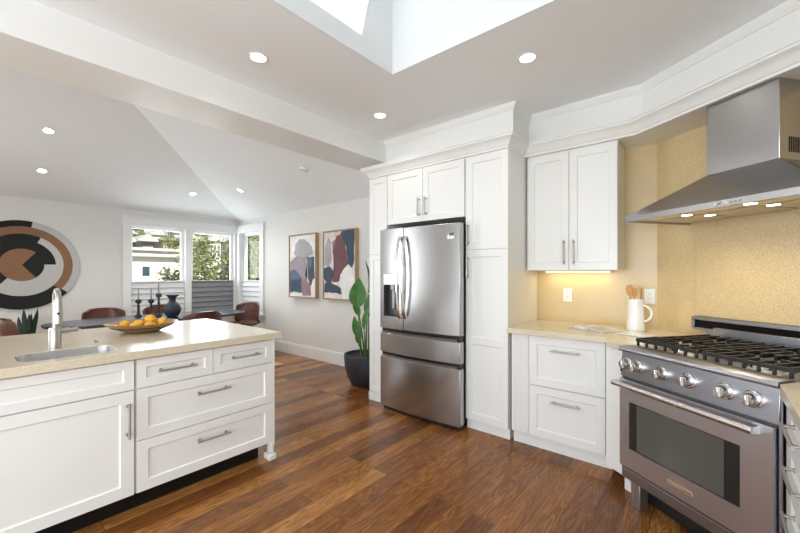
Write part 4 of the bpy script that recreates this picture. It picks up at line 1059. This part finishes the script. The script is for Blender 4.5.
for (x, y, k, h, lab) in ((-6.13, 1.63, 0.245, 0.165, 'leftmost'), (-6.07, 1.766, 0.245, 0.165, 'middle'), (-5.99, 1.835, 0.325, 0.175, 'tallest')):
    candlestick('%s of the three black candlesticks on the dining table' % lab, (x, y, TZ), k, h)
    candle('grey taper candle standing in the %s black candlestick' % lab, (x, y, TZ + k - 0.0115), h)
t = thing('vase', 'round dark blue vase with a flared neck on the dining table', 'vase', (-5.77, 1.935, TZ))
b = new(); lathe(b, [(0, 0), (0.055, 0), (0.075, 0.012), (0.103, 0.07), (0.108, 0.11), (0.098, 0.155), (0.062, 0.195), (0.043, 0.215), (0.040, 0.25), (0.058, 0.285), (0.083, 0.302), (0.086, 0.309), (0.078, 0.306), (0.05, 0.282), (0.033, 0.25), (0.03, 0.2), (0, 0.19)], 40); ob('body', b, CLAY, t, smooth=60)

# snake plant
t = thing('snake_plant', 'upright snake plant behind the island below the woven wall art', 'potted plant', (-6.90, 0.60, RZ))
b = new(); lathe(b, [(0, 0), (0.10, 0), (0.115, 0.02), (0.14, 0.34), (0.143, 0.36), (0.132, 0.36), (0.128, 0.33), (0, 0.325)], 32); ob('pot', b, POT, t, smooth=45)
b = new(); lathe(b, [(0, 0.334), (0.127, 0.331)], 24); ob('soil', b, SOIL, t)
def blade(base, top, wd, bend):
    b = new(); base, top = Vector(base), Vector(top); ax = top - base
    side = Vector((-ax.y, ax.x, 0)); side = side.normalized() if side.length > 1e-4 else Vector((0, 1, 0))
    side = (Vector((0, 1, 0)) + side * 0.4).normalized(); nrm = ax.normalized().cross(side)
    def f(u, v):
        wv = wd * (0.55 + 0.75 * v - 0.3 * v * v) * (1 if v < 0.72 else max(0.02, 1 - ((v - 0.72) / 0.28) ** 1.7))
        s = 2 * u - 1
        return base + ax * v + side * (wv * s) + nrm * (bend * v * v + 0.25 * wv * abs(s))
    grid(b, f, 6, 18); return b
for k, (by_, ty, tz, tx) in enumerate(((-0.05, -0.085, 0.77, 0.0), (-0.02, -0.04, 0.87, 0.03), (0.01, 0.015, 0.80, 0.03), (0.03, 0.095, 0.865, 0.02), (0.0, 0.045, 0.80, -0.05), (-0.03, -0.01, 0.74, -0.06), (0.04, 0.06, 0.74, -0.02))):
    ob('leaf', blade((tx * 0.5, by_, 0.325), (tx, ty, tz), 0.026, 0.01 * (k % 3)), LEAFD, t, smooth=70, solid=0.005)

# bird-of-paradise style potted plant
t = thing('potted_plant', 'tall leafy potted plant in a dark planter left of the refrigerator cabinets', 'potted plant', (-3.255, 3.205, 0))
b = new(); lathe(b, [(0, 0.0), (0.135, 0.0), (0.16, 0.012), (0.21, 0.10), (0.24, 0.22), (0.250, 0.35), (0.247, 0.372), (0.232, 0.372), (0.226, 0.345), (0.19, 0.33), (0, 0.33)], 44); ob('planter', b, POT, t, smooth=45)
b = new(); lathe(b, [(0, 0.342), (0.10, 0.340), (0.215, 0.335)], 30); ob('soil', b, SOIL, t)
def big_leaf(base, tip_base, length, width, lean, face):
    """stem from the soil to the blade, blade with a folded midrib that curves over; face = direction the blade looks to"""
    base, tb = Vector(base), Vector(tip_base)
    mid = base.lerp(tb, 0.5) + Vector((0.0, 0.0, 0.04))
    b = new(); pts = [base, base.lerp(mid, 0.5), mid, mid.lerp(tb, 0.55), tb]
    tube(b, pts, [0.011, 0.010, 0.008, 0.007, 0.006], 8); st = ob('stalk', b, STEM, t, smooth=60)
    d = Vector(lean).normalized(); n = Vector(face).normalized(); n = (n - d * n.dot(d)).normalized(); s = d.cross(n)
    b = new()
    def f(u, v):
        q = 2 * u - 1
        wv = width * (math.sin(PI * min(1, v ** 0.75)) ** 0.8) if 0 < v < 1 else 0.001
        rip = 0.0015 * math.sin(v * 30 + q * 3) * abs(q)
        return tb + d * (length * v) + s * (wv * q) + n * (-0.22 * length * v * v + 0.28 * abs(q) * wv + rip)
    grid(b, f, 14, 24); ob('leaf_blade', b, LEAF if face[2] >= -0.2 else LEAFD, st, smooth=80, solid=0.002)
CD = Vector((0.64, -0.77, 0.1))                 # towards the kitchen
big_leaf((-0.02, -0.03, 0.335), (-0.07, -0.05, 0.93), 0.36, 0.105, (0.02, 0.0, 1), CD)
big_leaf((-0.05, 0.0, 0.335), (-0.115, 0.0, 0.56), 0.27, 0.05, (-0.32, 0.0, 1), CD)
big_leaf((-0.03, 0.03, 0.335), (-0.09, 0.0, 0.82), 0.25, 0.042, (-0.5, 0.0, 0.9), CD)
big_leaf((0.02, 0.0, 0.335), (0.03, 0.03, 1.10), 0.40, 0.07, (0.12, 0.05, 1), (0.9, 0.5, 0.1))
big_leaf((0.05, 0.02, 0.335), (0.07, 0.0, 0.82), 0.38, 0.09, (0.25, 0.1, 1), (0.6, -0.9, 0.2))
big_leaf((0.05, -0.04, 0.335), (0.08, -0.08, 0.66), 0.33, 0.08, (0.3, -0.25, 1), (-0.4, -0.9, 0.2))
big_leaf((0.0, -0.05, 0.335), (-0.015, -0.09, 0.50), 0.24, 0.04, (0.12, -0.1, 1), CD)

# ------------------------------------------------------------------ outside
GRASS = noisy('dry_grass', (0.28, 0.27, 0.14), (0.40, 0.36, 0.2), 2, 0.95)
STUC = [noisy('stucco_' + n_, c, tuple(x * 0.94 for x in c), 6, 0.9) for n_, c in (('white', (0.80, 0.77, 0.72)), ('cream', (0.74, 0.68, 0.58)), ('pink', (0.66, 0.54, 0.48)), ('grey', (0.55, 0.55, 0.55)), ('sage', (0.52, 0.55, 0.48)))]
PANE = mat('house_window_glass', (0.05, 0.075, 0.10), 0.08)
ROOF = noisy('roof_shingle', (0.50, 0.47, 0.44), (0.60, 0.57, 0.53), 10, 0.9)
b = new()
def hill(u, v):
    x = -9.0 - 120 * u; y = -50 + 150 * v
    z = -4.0 + 15.5 * max(0, min(1, (-x - 30) / 60)) ** 1.1 + 1.2 * noise.noise(Vector((x * 0.05, y * 0.05, 0)))
    return (x, y, z)
grid(b, hill, 30, 30); g_ = ob('ground', b, GRASS, smooth=80); g_['kind'] = 'structure'
def pt(px, py, X):
    """a direction seen through the window, followed out to the distance X"""
    k = (px - 400) / 372.0; r = (-0.6428 + 0.766 * k, 0.766 + 0.6428 * k, -(py - 274) / 372.0); s = X / r[0]
    return (X, r[1] * s, H + r[2] * s)
def house(label, X, y0, y1, z1, depth, m, wins, roof=True, rh=0.5, zb=-6):
    t = thing('house', label, 'house', (X, (y0 + y1) / 2, zb)); hw = (y1 - y0) / 2; zt_ = z1 - zb
    b = new(); box(b, -depth, 0, -hw, hw, 0, zt_); ob('wall', b, m, t)
    b = new()
    if roof == 'gable':
        e = 0.35; prism_x(b, [(-hw - e, zt_ - 0.1), (hw + e, zt_ - 0.1), (hw + e, zt_ + 0.05), (0, zt_ + rh), (-hw - e, zt_ + 0.05)], -depth - e, e)
    else:
        box(b, -depth - 0.25, 0.4, -hw - 0.3, hw + 0.3, zt_, zt_ + 0.16)
    ob('roof', b, ROOF, t)
    for (a0, a1, w0, w1) in wins:
        b = new(); box(b, -0.02, 0.05, a0 - 0.07, a1 + 0.07, w0 - zb - 0.07, w1 - zb + 0.07); f = ob('window', b, TRIM, t)
        b = new(); box(b, 0.045, 0.058, a0, a1, w0 - zb, w1 - zb); ob('pane', b, PANE, f)
    return t
# near white house, seen in the left pane: lower wing, set-back upper storey with strip windows
hy0, hy1 = pt(118, 260, -21)[1], pt(212, 260, -21)[1]; yc = (hy0 + hy1) / 2
ztop = pt(150, 257, -21)[2]
w1a = pt(145.5, 270, -21)
house('sunlit cream house wing with one small window, seen in the left window pane', -21, hy0, hy1, ztop, 2.2, STUC[0], [(w1a[1] - yc - 0.14, w1a[1] - yc + 0.16, pt(145, 276, -21)[2], pt(145, 266.5, -21)[2])], True)
uy0, uy1 = pt(118, 255, -23.4)[1], pt(190, 255, -23.4)[1]; yc2 = (uy0 + uy1) / 2
def strip(p0, p1): return (pt(p0, 255, -23.4)[1] - yc2, pt(p1, 255, -23.4)[1] - yc2, pt(150, 256.6, -23.4)[2], pt(150, 252.6, -23.4)[2])
hs = house('white upper house with strip windows and a dark chimney, above the cream wing', -23.9, uy0, uy1, pt(150, 250.6, -23.4)[2], 5, STUC[0], [strip(132, 141), strip(156, 175)], True)
cy = pt(149, 250, -24.5)[1] - yc2
b = new(); box(b, -1.4, -0.8, cy - 0.22, cy + 0.22, 7.6, 8.95); cm = ob('chimney', b, ROOF, hs)
b = new(); prism_x(b, [(cy - 0.25, 8.95), (cy + 0.25, 8.95), (cy + 0.42, 9.2), (cy - 0.42, 9.2)], -1.5, -0.7); ob('chimney_cap', b, BLACK, cm)
rng = random.Random(4)
rows_ = ((-37, 241, 4.0, ((125, 1, 'pale cream hillside house, leftmost in the row just above the white house'), (147, 0, 'white hillside house directly above the dark chimney'), (169, 2, 'pinkish hillside house above the right strip window'), (192, 0, 'white hillside house behind the mullion between the panes'), (215, 1, 'cream house behind the tree in the middle pane'), (239, 0, 'white house behind the trees by the window corner'), (262, 1, 'cream house seen through the narrow window beside the paintings'))),
         (-48, 234, 4.0, ((136, 0, 'white house in the upper hillside row, first from the left'), (158, 2, 'pink house in the upper hillside row, above the pinkish one'), (180, 0, 'white house in the upper hillside row, left of the mullion'), (203, 4, 'sage house in the upper hillside row, right of the mullion'), (227, 0, 'white house in the upper hillside row, behind the middle tree'))),
         (-60, 229, 4.0, ((129, 2, 'pink house on the hill crest at the left edge of the window'), (150, 1, 'cream house on the hill crest, above the dark chimney'), (172, 0, 'white house on the hill crest, above the strip windows'))))
for X, py, dep, items in rows_:
    for k, (px, mi, lab) in enumerate(items):
        p = pt(px, py + rng.uniform(-0.8, 0.8), X); wd = 0.50 * (pt(px + 22, py, X)[1] - pt(px, py, X)[1]); ws = []
        nw = 3
        for q in range(nw): ws.append((-wd / 2 + wd * (q + 0.32) / nw, -wd / 2 + wd * (q + 0.68) / nw, p[2] - 1.5, p[2] - 0.45))
        h_ = house(lab, X, p[1] - wd / 2, p[1] + wd / 2, p[2], dep, STUC[mi], ws, 'gable' if (k + mi) % 2 else True, 0.55, zb=p[2] - 5.5)
        h_['group'] = 'houses on the hillside'
LEAVES = [noisy('tree_leaf_%s' % n_, a_, c_, 3, 0.6) for n_, a_, c_ in (('olive', (0.17, 0.20, 0.055), (0.30, 0.31, 0.12)), ('green', (0.09, 0.14, 0.04), (0.20, 0.26, 0.09)), ('gold', (0.30, 0.27, 0.08), (0.42, 0.38, 0.15)))]
BARK = noisy('tree_bark', (0.10, 0.08, 0.06), (0.17, 0.14, 0.11), 20, 0.9)
def tree(label, loc, ztop, rx, rz, n, seed, mi, leaf=0.12, ztrunk=-5.0):
    rng = random.Random(seed); x, y = loc
    t = thing('tree', label, 'tree', (x, y, ztrunk), 0, 'trees outside the dining windows')
    zc = ztop - rz - ztrunk
    b = new(); limbs = []
    tube(b, [(0, 0, 0), (0.1, 0.05, zc * 0.5), (0, 0, zc)], [0.2, 0.16, 0.09], 8)
    for k in range(14):
        a = rng.uniform(0, 2 * PI); e = Vector((rx * 0.75 * math.cos(a), rx * 0.75 * math.sin(a), zc + rz * rng.uniform(-0.6, 0.75)))
        s = Vector((0, 0, zc - rz * rng.uniform(0.2, 0.9))); m_ = s.lerp(e, 0.5) + Vector((0, 0, 0.15))
        tube(b, [s, m_, e], [0.05, 0.03, 0.012], 6); limbs += [m_.lerp(e, q) for q in (0.3, 0.7, 1.0)]
    ob('trunk', b, BARK, t, smooth=60)
    b = new()
    for c_ in limbs:
        for k in range(n // len(limbs)):
            p = c_ + Vector((rng.gauss(0, 1), rng.gauss(0, 1), rng.gauss(0, 0.8))) * rx * 0.19
            d = Vector((rng.gauss(0, 1), rng.gauss(0, 1), rng.gauss(-0.2, 0.6))).normalized(); s = d.cross(Vector((rng.gauss(0, 1), rng.gauss(0, 1), rng.gauss(0, 1)))).normalized()
            l = leaf * rng.uniform(0.7, 1.3); w_ = l * 0.42
            v = [b.verts.new(q) for q in (p, p + d * l * 0.5 + s * w_, p + d * l, p + d * l * 0.5 - s * w_)]
            b.faces.new(v).material_index = rng.choice((0, 0, 1, 2))
    o = ob('crown', b, [LEAVES[(mi + k) % 3] for k in range(3)], t, smooth=0, recalc=False); return t
q = pt(219, 250, -14); tree('large sunlit tree filling the middle window pane', (q[0], q[1]), 3.15, 1.35, 1.75, 4200, 1, 0)
q = pt(259, 250, -17.6); tree('tree seen through the narrow window beside the paintings', (q[0], q[1]), 3.9, 1.2, 2.3, 3000, 2, 1)
q = pt(177, 240, -31); tree('small tree beside the strip windows of the white house', (q[0], q[1]), pt(177, 232, -31)[2], 1.0, 1.0, 1500, 3, 1)
q = pt(180, 278, -17); tree('low branching tree at the bottom right of the left window pane', (q[0], q[1]), pt(180, 264, -17)[2], 0.75, 0.8, 1000, 5, 0)
q = pt(136, 232, -44.5); tree('round green tree on the hill above the left window pane', (q[0], q[1]), pt(136, 230, -44.5)[2], 1.0, 1.0, 1000, 6, 1, 0.3)
